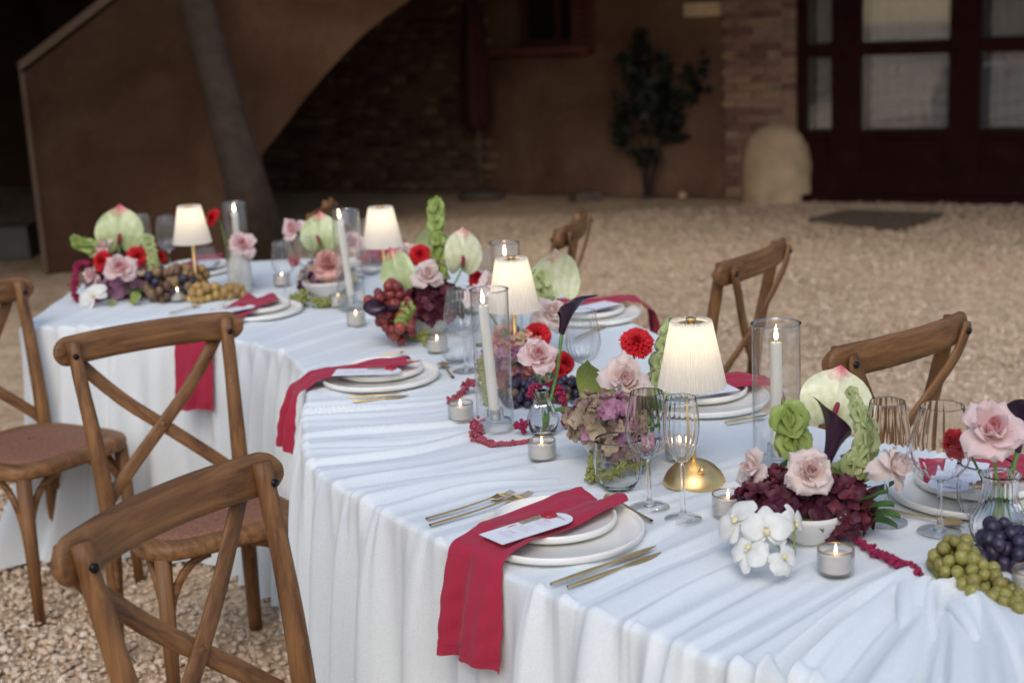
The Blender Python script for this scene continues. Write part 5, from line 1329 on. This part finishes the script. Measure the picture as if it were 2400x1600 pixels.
def hydrangea(c, rad, label, mats=('hyd_burg',), n=90, fs=.014, seed=0, squash=.8, cap=-.35):
    c = Vector(c); t = empty('hydrangea', c, 0, label, 'hydrangea', 'hydrangea heads'); r = random.Random(seed + 3)
    mb = MB(); mb.ico((0, 0, 0), (rad[0] * .72, rad[1] * .72, rad[2] * .72), 2); mb.obj('flower_core', M['hyd_burg'] if 'hyd_burg' in mats else M['stem_dark'], t)
    for k in range(n):
        zf = 1 - (k + .5) / n * (1 - cap); a = k * 2.39996; rr = math.sqrt(max(0, 1 - zf * zf)); d = Vector((rr * math.cos(a), rr * math.sin(a), zf))
        b = r.uniform(.82, 1.20); p = Vector((d.x * rad[0], d.y * rad[1], d.z * rad[2])) * b
        nr_ = (Vector((d.x / rad[0], d.y / rad[1], d.z / rad[2])).normalized() + Vector((r.uniform(-.6, .6), r.uniform(-.6, .6), r.uniform(-.5, .5)))).normalized()
        if k % (n // 6) == n // 12 and zf < .6:
            lf_ = MB(); L_ = fs * 4.2; d_ = (d + Vector((0, 0, .15))).normalized(); s_ = d_.cross(Vector((0, 0, 1))).normalized()
            lf_.grid([[tuple(p * .8 + d_ * (L_ * v_) + s_ * (u_ * L_ * .27 * math.sin(PI * min(1, v_ * .95 + .03)) ** .8) + Vector((0, 0, .25 * L_ * v_ * (.7 - v_) + .10 * L_ * abs(u_)))) for u_ in (-1, -.5, 0, .5, 1)] for v_ in [q_ / 8 for q_ in range(9)]])
            lf_.obj('leaf', M['leaf'], t)
        link('floret', floret_mesh(r.choice(mats), r.randint(0, 3)), t, p, toward(nr_) @ Quaternion(Vector((0, 0, 1)), r.uniform(0, 6)), fs * r.uniform(.75, 1.2))
    return t

def amaranth(path, rads, label, mat='amar', dens=1.0, seed=0, sz=.0042):
    P = crv([tuple(p) for p in path], 60); o_ = Vector(P[0]); t = empty('amaranthus', o_, 0, label, 'amaranthus', 'amaranthus tassels')
    L = np.linalg.norm(np.diff(P, axis=0), axis=1).sum(); r = np.random.default_rng(seed + 2); mb = MB()
    n = int(L / .0011 * dens); rd = np.interp(np.linspace(0, 1, n), np.linspace(0, 1, len(rads)), rads)
    for k in range(n):
        f_ = k / n; p = P[min(59, int(f_ * 59))] + (P[min(59, int(f_ * 59) + 1)] - P[min(59, int(f_ * 59))]) * (f_ * 59 % 1)
        rr = rd[k] * (1 + .30 * math.sin(f_ * L / .012 * 1.3) + .15 * math.sin(f_ * L / .005)); d = r.standard_normal(3); d /= np.linalg.norm(d); d *= rr * r.uniform(.45, 1)
        mb.ico(p + d, sz * r.uniform(.7, 1.25), 1)
    core = MB().tube([tuple(Vector(p) - o_) for p in P[::3]], float(np.mean(rads)) * .5, 6).obj('stem', M[mat], t)
    me = mb.mesh('tassel', M[mat]); co_ = np.zeros(len(me.vertices) * 3); me.vertices.foreach_get('co', co_); co_ = co_.reshape(-1, 3) - np.array(o_); me.vertices.foreach_set('co', co_.ravel())
    link('tassel', me, t); return t

GR = {}
def grapes(c, axis, length, rad, label, mats, n=60, gs=.0095, seed=0, tap=.55, z_min=TZ + .012, squash=.8):
    """bunch lying along axis, fat end first"""
    c = Vector(c); ax = Vector(axis).normalized(); t = empty('grape_bunch', c, 0, label, 'grapes', 'grape bunches'); r = random.Random(seed)
    sd = ax.cross(Vector((0, 0, 1))).normalized(); up = sd.cross(ax).normalized(); pts = []
    tries = 0
    while len(pts) < n and tries < 9000:
        tries += 1; u = r.random(); a = r.uniform(0, 2 * PI); R_ = rad * (1 - tap * u) * (min(1, u / .12 + .45)); rr = R_ * (r.uniform(.55, 1) if r.random() < .85 else r.uniform(0, .5))
        p = c + ax * (u * length) + sd * math.cos(a) * rr + up * math.sin(a) * rr * squash
        if p.z < z_min - .002: p.z = z_min + r.uniform(0, .003)
        if all((p - q).length > gs * 1.55 for q in pts): pts.append(p)
    for p in pts:
        m_ = r.choice(mats)
        if m_ not in GR:
            V, F = ICO[3]; GR[m_] = MB().add(V * np.array([1, 1, 1.12]), F).mesh('grape', M[m_])
        link('grape', GR[m_], t, p - c, (r.uniform(-.6, .6), r.uniform(-.6, .6), r.uniform(0, 6)), gs * r.uniform(.80, 1.14))
    q = [(0, 0, 0)] + [tuple(ax * length * k / 4 + up * r.uniform(-.004, .004)) for k in range(1, 5)]
    MB().tube(crv(q, 14).tolist(), .0018, 6).obj('stalk', M['stem_dark'], t)
    st = MB()
    for p in pts[::2]: 
        b = c + ax * max(0, (p - c).dot(ax) - .01); st.tube([tuple(b - c), tuple(p - c)], .0009, 5)
    st.obj('stalklets', M['bark'], t)
    return t

def leaf(a, b, w, label, mat='leaf', face=(0, -.3, 1), name='leaf', fold=.2):
    a, b = Vector(a), Vector(b); t = empty('cut_leaf', a, 0, label, 'leaf', 'loose leaves'); d = b - a; L = d.length; d.normalize(); nn = Vector(face); nn = (nn - d * nn.dot(d)).normalized(); sd = d.cross(nn); P = np.zeros((12, 7, 3))
    for i in range(12):
        v_ = i / 11; ww = w * math.sin(PI * min(1, v_ * .96 + .02)) ** .8
        for j in range(7):
            u = -1 + j / 3; p = d * (L * v_) + sd * (u * ww / 2) + nn * (fold * ww * .5 * abs(u) - .15 * L * v_ * v_ + .004 * math.sin(v_ * 9 + u * 2)); P[i, j] = p
    MB().grid(P).obj('blade', M[mat], t); return t

def bowl(xy, r, h, label, z=0):
    t = MB(); t.lathe([(0, 0), (r * .42, 0), (r * .46, .004), (r * .78, h * .38), (r * .97, h * .82), (r, h), (r * .965, h * 1.01), (r * .93, h * .97), (r * .7, h * .45), (0, h * .25)], 56)
    return tag(t.obj('flower_bowl', M['bowl'], None, (*xy, TZ + .003)), label, 'bowl', 'white flower bowls')

def vase(xy, kind, label, sc=1.0):
    t = empty('bud_vase', (*xy, TZ + .003), 0, label, 'vase', 'glass bud vases'); t.scale = (sc,) * 3
    pr, ribs, g_ = {'pear': ([(0, .002), (.022, .002), (.027, .008), (.0335, .030), (.033, .045), (.026, .064), (.0165, .080), (.0135, .090), (.0140, .098), (.0185, .107), (.0180, .108)], 14, 'glass'),
                    'round': ([(0, .002), (.034, .002), (.042, .010), (.0475, .032), (.0455, .055), (.034, .074), (.0285, .082), (.0275, .10), (.0275, .118), (.0305, .124), (.0335, .126), (.0325, .128)], 20, 'glass'),
                    'tall': ([(0, .002), (.030, .002), (.037, .012), (.040, .05), (.034, .10), (.024, .125), (.022, .135), (.027, .15), (.026, .151)], 24, 'glass_frost')}[kind]
    if kind == 'tall':
        MB().lathe(pr, 140, ribs, .0011, 3, len(pr) - 3).obj('vase_body', M[g_], t)
        r, z = pr[-2]; MB().lathe([(r + .0009 * math.cos(a), z + .0009 * math.sin(a)) for a in np.linspace(0, 2 * PI, 7)], 40).obj('lip', M['glass_rim'], t)
    else:
        inner = [(max(.001, r - .0022), max(z, .010)) for r, z in pr[2:-1]][::-1]
        MB().lathe([(0, .0005)] + [(r, max(.0005, z - .0015)) for r, z in pr[1:-1]] + inner + [(0, .0095)], 140, ribs, .0009, 3, len(pr) - 3).obj('vase_body', M['crystal'], t)
        k = 5; w_ = [(max(0, r - .0026), max(z, .0105)) for r, z in pr[2:k + 1]]
        MB().lathe([(0, .0105)] + w_ + [(0, w_[-1][1])], 48).obj('water', M['water_real'], t)
    return t

def orchid(c, size, face, up, label, base):
    c, base = Vector(c), Vector(base); t = empty('orchid_bloom', c, 0, label, 'orchid', 'white orchid blooms')
    f_ = Vector(face).normalized(); u_ = Vector(up); u_ = (u_ - f_ * u_.dot(f_)).normalized(); q = Matrix((u_.cross(f_), u_, f_)).transposed().to_quaternion()
    def tep(ang, L, W, seed):
        r = np.random.default_rng(seed); P = np.zeros((9, 9, 3)); ph = r.uniform(0, 6)
        for i in range(9):
            v_ = i / 8; w = W * math.sin(PI * (.06 + .82 * v_)) ** .62
            for j in range(9):
                u = -1 + j / 4; x = L * v_ * (1 - .10 * u * u); y = u * w; z = .16 * math.sin(PI * v_ * .9) * .8 - .20 * v_ ** 2 - .10 * u * u * v_ + .03 * math.sin(u * 4 + ph + 3 * v_)
                P[i, j] = (x * math.cos(ang) - y * math.sin(ang), x * math.sin(ang) + y * math.cos(ang), z)
        return MB().grid(P)
    for k, (ang, L, W) in enumerate(((R(5), 1.0, .56), (R(175), 1.0, .56), (R(90), .95, .36), (R(218), .92, .33), (R(322), .92, .33))):
        o = tep(ang, L, W, k).obj('petal', M['orchid'], t, (0, 0, 0) if k < 2 else f_ * -.004, q); o.scale = (size,) * 3
    lp = MB(); P = []
    for i in range(7):
        v_ = i / 6; P.append([(.20 * math.sin(PI * (.15 + .7 * v_)) * math.sin(a), -.06 - .40 * v_, .12 + .26 * math.sin(PI * v_) * math.cos(a) * .6 + .08) for a in np.linspace(-1.7, 1.7, 9)])
    lp.grid(P); o = lp.obj('lip', M['orchid_lip'], t, None, q); o.scale = (size * .72,) * 3
    o = MB().ico((0, .02, .16), (.07, .08, .10), 2).obj('column', M['orchid'], t, None, q); o.scale = (size,) * 3
    if (base - c).length > .01: MB().tube(crv([(0, 0, 0), tuple((base - c) / 2 + Vector((0, 0, -.004))), tuple(base - c)], 8).tolist(), .0022, 6).obj('pedicel', M['bell'], t)
    return t

# ---- arrangement on the right
Y1 = 2.34; b1 = (0.489, 2.285); B1 = (*b1, TZ + .05)
bowl(b1, .066, .058, 'white ceramic bowl holding the burgundy hydrangea at right')
hydrangea((0.450, 2.330, 0.809), (0.0653, .06, 0.0430), 'burgundy hydrangea head behind the white orchids, left half of the right bowl', ('hyd_burg',), 110, .0155, 1)
hydrangea((0.536, 2.300, 0.796), (0.0601, .06, 0.0586), 'burgundy hydrangea head spilling over the right side of the right bowl', ('hyd_burg',), 130, .0155, 2)
rose((0.408, 2.360, 0.860), .043, (-.75, -.45, .35), B1, 'pale pink rose facing left beside the near brass lamp base', 'pale', 8)
rose((0.487, 2.260, 0.884), .046, (-.05, -.9, .25), B1, 'ruffled pale pink rose at the centre above the burgundy hydrangea', 'pale', 8)
rose((0.640, 2.320, 0.865), .045, (.75, -.40, .25), B1, 'pale pink rose turned to the right in front of the slim wine glass', 'pale', 8)
anthurium((0.590, 2.520, 0.930), 0.0717, (.20, .05, 1), (-.10, -1, .32), B1, 'large pale green anthurium with a pink tip, in front of the right hand chair', 'anth', concave=.16, sx=1.16, spx=(.06, .05, .30))
bells([(0.488, 2.360, 0.816), (0.484, 2.380, 0.881), (0.476, 2.380, 0.935), (0.473, 2.380, 0.955)], .024, .028, 'green bell flower stem in front of the right tall candle cylinder', 'bell', 3, 7, .0, base=B1, face=.8)
bells([(0.536, 2.400, 0.800), (0.583, 2.360, 0.858), (0.609, 2.360, 0.911), (0.595, 2.380, 0.953), (0.586, 2.400, 0.990)], .028, .008, 'green bell flower stem curving up in front of the large pink tipped anthurium', 'bell_l', 9, 6, .1, base=B1)
calla((0.521, 2.300, 0.881), .074, (.25, -.1, 1), R(200), B1, 'dark purple calla lily curling left in front of the large pale anthurium')
amaranth([(0.558, 2.300, 0.768), (0.571, 2.223, 0.762), (0.597, 2.162, 0.762), (0.614, 2.123, 0.762), (0.618, 2.079, 0.765)], [.009, .0085, .009, .008, .010, .014], 'crimson amaranthus tassel trailing from the right bowl to the green grapes', 'amar', 1.3, 1, .0038)
orchid((0.394, 2.160, 0.827), .041, (-.15, -.85, .55), (0, .2, 1), 'white orchid bloom with yellow centre, middle one of the spray by the white bowl', (0.431, 2.160, 0.771))
orchid((0.443, 2.180, 0.828), .032, (.75, -.6, .3), (.2, .2, 1), 'white orchid bloom at the right end of the spray against the hydrangea', (0.439, 2.160, 0.778))
orchid((0.350, 2.200, 0.830), .042, (-.75, -.4, .75), (-.6, .3, .6), 'white orchid bloom at the left end of the spray, seen flat beside a tealight', (0.396, 2.160, 0.781))
orchid((0.357, 2.120, 0.804), .036, (-.6, -.5, .55), (-.3, -.3, -1), 'white orchid bloom hanging lowest on the cloth', (0.403, 2.140, 0.781))
orchid((0.410, 2.090, 0.799), .030, (.5, -.7, .3), (.3, .1, -1), 'half closed white orchid bud at the bottom of the spray', (0.434, 2.140, 0.794))
leaf((0.606, 2.420, 0.766), (0.676, 2.440, 0.804), .02, 'long dark green leaf pointing right behind the pale rose', 'stem_dark', (0, -.6, 1))
leaf((0.543, 2.300, 0.811), (0.575, 2.360, 0.867), .03, 'green leaf between the centre rose and the bell flowers', 'leaf', (.3, -1, .4))

# vase at the right edge
vr = (0.791, 2.220); vase(vr, 'round', 'clear glass bud vase with three stems at the right edge', 1.0); VB = (*vr, TZ + .02)
rose((0.781, 2.240, 0.946), .060, (-.10, -.85, .55), VB, 'large pink rose in the vase at the right edge', 'pink', 6)
carnation((0.763, 2.360, 0.888), .030, (-.8, -.5, .2), VB, 'red carnation half hidden behind the large pink rose at right', 3)
calla((0.847, 2.300, 0.887), .060, (.10, .1, 1), R(250), VB, 'dark calla lily cut off by the right edge')
grapes((0.670, 2.120, 0.793), (0.665, 1.950, 0.782)[0:0] + (.10, -.22, -.10), .19, .042, 'bunch of green grapes hanging down over the cloth at lower right', ['grape_g'], 95, .0110, 3, .45, z_min=TZ + .010)
grapes((0.748, 2.180, 0.773), (.45, -.25, -.12), .17, .058, 'bunch of deep purple grapes at the right edge of the table', ['grape_p'], 95, .0125, 4, .15, z_min=TZ + .010)

# ---- arrangement in front of the lamp: mauve hydrangea
b2 = (0.190, 2.781); B2 = (*b2, TZ + .05)
bowl(b2, .062, .058, 'white ceramic bowl with the mauve hydrangea behind the tumbler')
hydrangea((0.176, 2.740, 0.847), (0.0637, .055, 0.0517), 'antique green and mauve hydrangea head under the large pale rose', ('hyd_mauve', 'hyd_mauve', 'hyd_mauve', 'hyd_lilac'), 120, .0185, 5)
hydrangea((0.213, 2.720, 0.802), (0.0513, .045, 0.0308), 'lilac hydrangea head low in the bowl behind the tumbler', ('hyd_lilac', 'hyd_mauve', 'hyd_mauve'), 80, .016, 6)
hydrangea((0.262, 2.930, 0.821), (0.0367, .04, 0.0312), 'small green mauve hydrangea cluster beside the second carnation', ('hyd_mauve',), 45, .018, 7)
anthurium((0.171, 2.900, 0.881), 0.0727, (.06, .05, 1), (.55, .9, .15), B2, 'pointed green anthurium seen from the back, left of the large pale rose', 'anth_leaf', back=True, concave=.30, sx=.72)
rose((0.223, 2.800, 0.913), .062, (.15, -.85, .50), B2, 'large pale pink rose above the mauve hydrangea', 'pale', 7)
carnation((0.261, 2.900, 0.968), .038, (.05, -.6, .8), B2, 'bright red carnation standing highest left of the near lamp shade', 1)
carnation((0.233, 2.800, 0.840), .026, (.4, -.9, .1), B2, 'red carnation partly behind the near wine glass', 2)
bells([(0.262, 2.900, 0.787), (0.293, 2.920, 0.846), (0.311, 2.940, 0.905), (0.327, 2.950, 0.958), (0.340, 2.960, 1.007)], .024, .017, 'green bell flower stem left of the near lamp shade', 'bell_l', 6, 5, .1, base=B2)
leaf((0.287, 2.850, 0.874), (0.341, 2.850, 0.873), .035, 'yellow green leaf under the near lamp shade', 'bell_l', (0, -.8, .8))
amaranth([(0.157, 2.780, 0.791), (0.147, 2.688, 0.780), (0.140, 2.637, 0.762)], [.007, .010, .012], 'short green amaranthus tassel hanging from the mauve hydrangea bowl', 'amar_g', 1.2, 3, .0034)
amaranth([(0.151, 2.609, 0.775), (0.204, 2.653, 0.775), (0.250, 2.687, 0.775)], [.012, .018, .010], 'green amaranthus lying behind the tumbler', 'amar_g', 1.0, 4, .004)

# ---- clear bud vase with the pink rose
v3 = (0.059, 2.989); vase(v3, 'pear', 'clear pear shaped bud vase in front of the purple grapes', 1.0); V3 = (*v3, TZ + .02)
rose((0.056, 3.020, 0.920), .050, (.08, -.80, .62), V3, 'pink rose in the clear pear shaped bud vase', 'pink', 6)
calla((0.110, 3.060, 0.962), .066, (.30, -.1, 1), R(-20), V3, 'dark purple calla lily in the clear pear shaped bud vase')
amaranth([(0.063, 3.040, 0.843), (0.089, 3.040, 0.853), (0.104, 3.020, 0.824), (0.113, 3.020, 0.760)], [.004, .006, .013, .012], 'crimson amaranthus tassel hanging from the clear bud vase on its right', 'amar', 1.6, 5)
amaranth([(0.058, 3.020, 0.848), (0.042, 3.000, 0.858), (0.031, 3.000, 0.838)], [.004, .010, .012], 'short crimson amaranthus tassel at the neck of the clear bud vase', 'amar', 1.6, 6)
amaranth([(0.019, 2.984, 0.775), (0.005, 3.003, 0.775)], [.013, .010], 'little crimson amaranthus clump between candle holder and bud vase', 'amar', 2.4, 7)
amaranth([(-0.083, 3.000, 0.790), (-0.091, 2.987, 0.770), (-0.075, 2.946, 0.762), (-0.043, 2.916, 0.760), (0.031, 2.939, 0.756)], [.012, .015, .010, .005, .005], 'faded amaranthus tassel curling round the ribbed candle holder', 'amar_l', 1.6, 8, .0036)
amaranth([(-0.088, 3.356, 0.775), (-0.109, 3.371, 0.785), (-0.125, 3.360, 0.765), (-0.155, 3.292, 0.760)], [.008, .010, .010, .008], 'faded amaranthus tassel lying left of the leaning candle', 'amar_l', 1.5, 9, .0036)

# ---- arrangement behind: grapes, dusty pink hydrangea, middle lamp
grapes((-0.022, 3.250, 0.754), (.75, .25, -.02), .19, .060, 'bunch of dark purple grapes behind the clear bud vase', ['grape_p', 'grape_p', 'grape_b'], 120, .0110, 7, .25, z_min=TZ + .012, squash=1.0)
hydrangea((-0.019, 3.380, 0.803), (0.0472, .045, 0.0629), 'dusty pink hydrangea head behind the leaning candle', ('hyd_pink', 'hyd_lilac'), 80, .020, 9)
amaranth([(-0.071, 3.300, 0.794), (-0.074, 3.320, 0.842), (-0.068, 3.250, 0.744)], [.012, .016, .014], 'green amaranthus tassel behind the leaning candle', 'amar_g', 1.2, 10)
b4 = (0.037, 3.448); B4 = (*b4, TZ + .04)
hydrangea((0.024, 3.420, 0.823), (0.0424, .05, 0.0509), 'peach pink hydrangea head in front of the middle lamp stem', ('hyd_pink', 'hyd_pink', 'hyd_mauve'), 70, .020, 19)
carnation((0.122, 3.320, 0.832), .030, (.5, -.8, .2), B4, 'red carnation right of the pink rose in the bud vase', 25)
rose((-0.022, 3.500, 0.851), .050, (-.5, -.7, .3), B4, 'pale pink rose behind the top of the leaning candle', 'peach', 7)
leaf((0.062, 3.300, 0.808), (0.133, 3.350, 0.856), .05, 'green leaf behind the pink rose in the bud vase', 'leaf', (0, -1, .4))
carnation((0.062, 3.450, 0.869), .040, (.1, -.8, .5), B4, 'red carnation directly behind the pink rose under the middle lamp shade', 5)
carnation((0.111, 3.300, 0.816), .020, (.3, -.9, .2), B4, 'small red bloom behind the stems of the clear bud vase', 15)
carnation((-0.018, 3.750, 0.952), .036, (-.2, -.8, .5), B4, 'red carnation left of the top of the middle lamp shade', 6)
rose((0.101, 3.550, 0.906), .052, (.5, -.7, .4), B4, 'pale pink rose between the middle lamp shade and the dark calla', 'pale', 8)
rose((-0.088, 3.850, 0.895), .050, (-.3, -.7, .5), B4, 'pale pink rose behind the wine glass near the middle lamp', 'pale', 7)
anthurium((0.122, 3.750, 0.957), 0.0879, (-.10, .1, 1), (.35, -.9, .12), B4, 'round pale green anthurium right of the middle lamp', 'anth', back=True, concave=-.25, sx=1.05)
bells([(0.087, 3.680, 0.851), (0.085, 3.680, 0.932), (0.078, 3.680, 0.995)], .026, .024, 'green bell flower stem right of the middle lamp shade', 'bell_l', 4, 5, .1, base=B4)

# ---- arrangement with tall bells of Ireland
b5 = (-0.235, 4.093); B5 = (*b5, TZ + .04)
bowl(b5, .068, .055, 'white ceramic bowl with burgundy hydrangea at the bend of the table')
hydrangea((-0.226, 4.080, 0.829), (0.0852, .075, 0.0652), 'burgundy hydrangea head under the rose at the bend of the table', ('hyd_burg',), 130, .0185, 12)
anthurium((-0.130, 4.150, 0.971), 0.0866, (.12, .1, 1), (.30, -1, .15), B5, 'pale green anthurium with pink tip right of the tall bell flowers', 'anth', concave=.24, sx=.84, spx=(-.10, .05, .3))
anthurium((-0.326, 4.120, 0.925), 0.0936, (-.35, .1, 1), (-.30, -1, .25), B5, 'green anthurium with pink tip beside the stem of the lamp with red grapes', 'anth_g', concave=.15, sx=.72, spx=(-.35, .0, .3))
anthurium((-0.248, 4.350, 0.980), 0.0560, (0, .1, 1), (-.4, 1, .1), B5, 'yellow cream anthurium hidden behind the tall bell flowers', 'bell_l', back=True, concave=.2, sx=.9)
rose((-0.237, 4.050, 0.933), .058, (.25, -.8, .45), B5, 'pale pink rose under the red carnation at the bend of the table', 'pale', 8)
rose((-0.303, 4.250, 0.959), .050, (-.4, -.6, .5), B5, 'pale pink rose half behind the red carnation at the bend', 'pale', 6)
rose((-0.053, 4.000, 0.904), .045, (.5, -.6, .4), B5, 'pale pink rose behind the right wine glass at the bend', 'pale', 6)
carnation((-0.260, 4.150, 0.976), .036, (.05, -.8, .5), B5, 'red carnation left of the tall bell flowers', 8)
carnation((-0.096, 4.200, 0.886), .030, (.3, -.7, .3), B5, 'red carnation tucked behind the right anthurium at the bend', 18)
bells([(-0.209, 4.150, 0.843), (-0.208, 4.200, 0.937), (-0.206, 4.200, 1.027), (-0.207, 4.220, 1.088), (-0.202, 4.220, 1.124)], .026, .022, 'tall upright green bell flower stem, the highest bloom on the table', 'bell', 7, 5, .0, base=B5)
grapes((-0.353, 4.000, 0.892), (.15, -.30, -.30), .15, .060, 'bunch of red grapes in front of the lamp at the bend', ['grape_r'], 60, .0150, 9, .35, z_min=TZ + .016, squash=1.0)
calla((-0.311, 3.900, 0.870), .055, (-.9, -.35, .15), R(120), ((-0.297, 3.950, 0.862)), 'dark calla lily lying across the red grapes')
MBf = None
bells([(-0.285, 3.950, 0.861), (-0.301, 3.900, 0.841), (-0.313, 3.880, 0.816)], .018, .014, 'short fresh green bell flower stem drooping beside the red grapes', 'bell', 4, 5, .3)
amaranth([(-0.243, 3.982, 0.775), (-0.275, 3.989, 0.765), (-0.308, 4.017, 0.758)], [.010, .018, .008], 'green amaranthus lying left under the bowl at the bend', 'amar_g', 1.2, 20, .005)
amaranth([(-0.222, 3.911, 0.770), (-0.241, 3.927, 0.765), (-0.205, 3.924, 0.760)], [.012, .018, .010], 'green amaranthus lying in front of the bowl at the bend', 'amar_g', 1.2, 21, .005)

# ---- far arrangement
b6 = (-0.624, 4.767); B6 = (*b6, TZ + .04)
bowl(b6, .080, .055, 'white ceramic bowl with mauve hydrangea on the far table')
hydrangea((-0.631, 4.850, 0.790), (0.0769, .08, 0.0518), 'mauve hydrangea head in the far bowl', ('hyd_lilac', 'hyd_burg', 'hyd_mauve'), 80, .024, 30)
anthurium((-0.647, 4.900, 0.944), 0.0866, (0, .1, 1), (-.05, -1, .25), B6, 'green anthurium with pink tip in the middle of the far table', 'anth_g', concave=.15, spx=(-.15, .05, .3))
rose((-0.752, 5.000, 0.950), .056, (-.4, -.7, .5), B6, 'pale pink rose in front of the hidden far chair', 'pink', 7)
rose((-0.609, 4.750, 0.863), .062, (.1, -.8, .4), B6, 'peach pink rose in the far bowl', 'peach', 7)
rose((-0.550, 5.000, 0.894), .050, (.4, -.7, .4), B6, 'pale pink rose seen through the far leaning taper cylinder', 'pink', 6)
carnation((-0.773, 5.100, 0.827), .026, (-.4, -.7, .3), B6, 'small red carnation seen through the far wine glass', 31)
amaranth([(-0.670, 4.558, 0.800), (-0.689, 4.607, 0.770), (-0.720, 4.677, 0.765)], [.018, .022, .014], 'green amaranthus hanging left of the far bowl', 'amar_g', 1.0, 32, .006)
amaranth([(-0.641, 4.570, 0.775), (-0.610, 4.540, 0.775), (-0.586, 4.574, 0.770)], [.014, .022, .012], 'green amaranthus in front of the far bowl', 'amar_g', 1.0, 33, .006)
v7 = (-0.935, 4.886); vase(v7, 'tall', 'frosted ribbed bud vase with a pale rose on the far table', 1.05)
rose((-0.916, 4.900, 0.920), .062, (.05, -.85, .35), (*v7, TZ + .03), 'pale pink rose in the frosted bud vase on the far table', 'pink', 7)
carnation((-1.021, 4.950, 1.012), .036, (-.7, -.4, .5), (*v7, TZ + .03), 'red carnation on a leaning stem right of the far left lamp', 41)

# ---- far left arrangement
b8 = (-1.372, 4.999); B8 = (*b8, TZ + .04)
bowl(b8, .080, .055, 'white ceramic bowl hidden under the far left flowers')
hydrangea((-1.343, 4.950, 0.796), (0.1176, .09, 0.0483), 'mauve and burgundy hydrangea at the base of the far left flowers', ('hyd_lilac', 'hyd_burg', 'hyd_mauve'), 110, .024, 50)
anthurium((-1.368, 5.000, 0.972), 0.1066, (.05, .1, 1), (.05, -1, .2), B8, 'green anthurium with pink tip farthest to the left', 'anth_g', concave=.15, spx=(.10, .0, .3))
bells([(-1.449, 5.000, 0.908), (-1.484, 5.000, 0.932), (-1.518, 5.000, 0.942), (-1.530, 5.000, 0.965)], .026, .014, 'bright green bell flower stem bending left at the far left', 'bell', 5, 5, .1, base=B8)
bells([(-1.271, 5.000, 0.945), (-1.247, 4.950, 0.875), (-1.241, 4.900, 0.793)], .020, .018, 'pale green bell flower stem hanging down right of the far left anthurium', 'bell_l', 7, 5, .2)
rose((-1.425, 5.000, 0.922), .050, (-.6, -.6, .4), B8, 'pale pink rose under the left side of the far left anthurium', 'pink', 6)
rose((-1.322, 4.800, 0.875), .064, (.1, -.85, .35), B8, 'pink rose between two red carnations at far left', 'pink', 7)
rose((-1.447, 4.900, 0.841), .048, (-.7, -.6, .2), B8, 'pale pink rose low at the left of the far left flowers', 'pink', 6)
carnation((-1.406, 4.900, 0.889), .042, (-.4, -.8, .3), B8, 'red carnation left of the far left pink rose', 51)
carnation((-1.299, 4.950, 0.890), .040, (.3, -.8, .3), B8, 'red carnation right of the far left pink rose', 52)
carnation((-1.250, 5.050, 0.870), .030, (.6, -.7, .3), B8, 'red carnation at the right end of the far left flowers', 53)
amaranth([(-1.477, 4.950, 0.875), (-1.507, 4.950, 0.873), (-1.513, 4.900, 0.822), (-1.506, 4.877, 0.765), (-1.422, 4.866, 0.760)], [.008, .014, .016, .013, .010], 'dark crimson amaranthus draping over the table end at far left', 'amar', 1.2, 54, .005)
orchid((-1.415, 4.750, 0.800), .055, (-.2, -.7, .7), (-.5, .2, .6), 'white orchid bloom lying under the far left flowers', (-1.415, 4.750, 0.800))
leaf((-1.252, 4.760, 0.790), (-1.303, 4.780, 0.765), .045, 'olive leaf lying in front of the far left flowers', 'anth_leaf', (0, -.8, .6))
leaf((-1.375, 4.844, 0.765), (-1.349, 4.742, 0.760), .03, 'small green leaf on the cloth at far left', 'bell_l', (0, -.3, 1))
grapes((-1.238, 4.800, 0.808), (.55, .1, 0), .16, .060, 'bunch of dark bronze grapes right of the far left flowers', ['grape_b', 'grape_p'], 60, .0150, 55, .3, z_min=TZ + .016, squash=1)
grapes((-1.167, 4.850, 0.821), (.5, .2, 0), .12, .050, 'bunch of golden brown grapes beside the far left lamp', ['gold_grape', 'grape_b'], 45, .0150, 56, .3, z_min=TZ + .016, squash=1)
grapes((-1.076, 4.750, 0.783), (.6, .15, 0), .17, .030, 'golden grapes lying round the foot of the far left lamp', ['gold_grape'], 40, .0150, 57, .3, z_min=TZ + .016, squash=1)
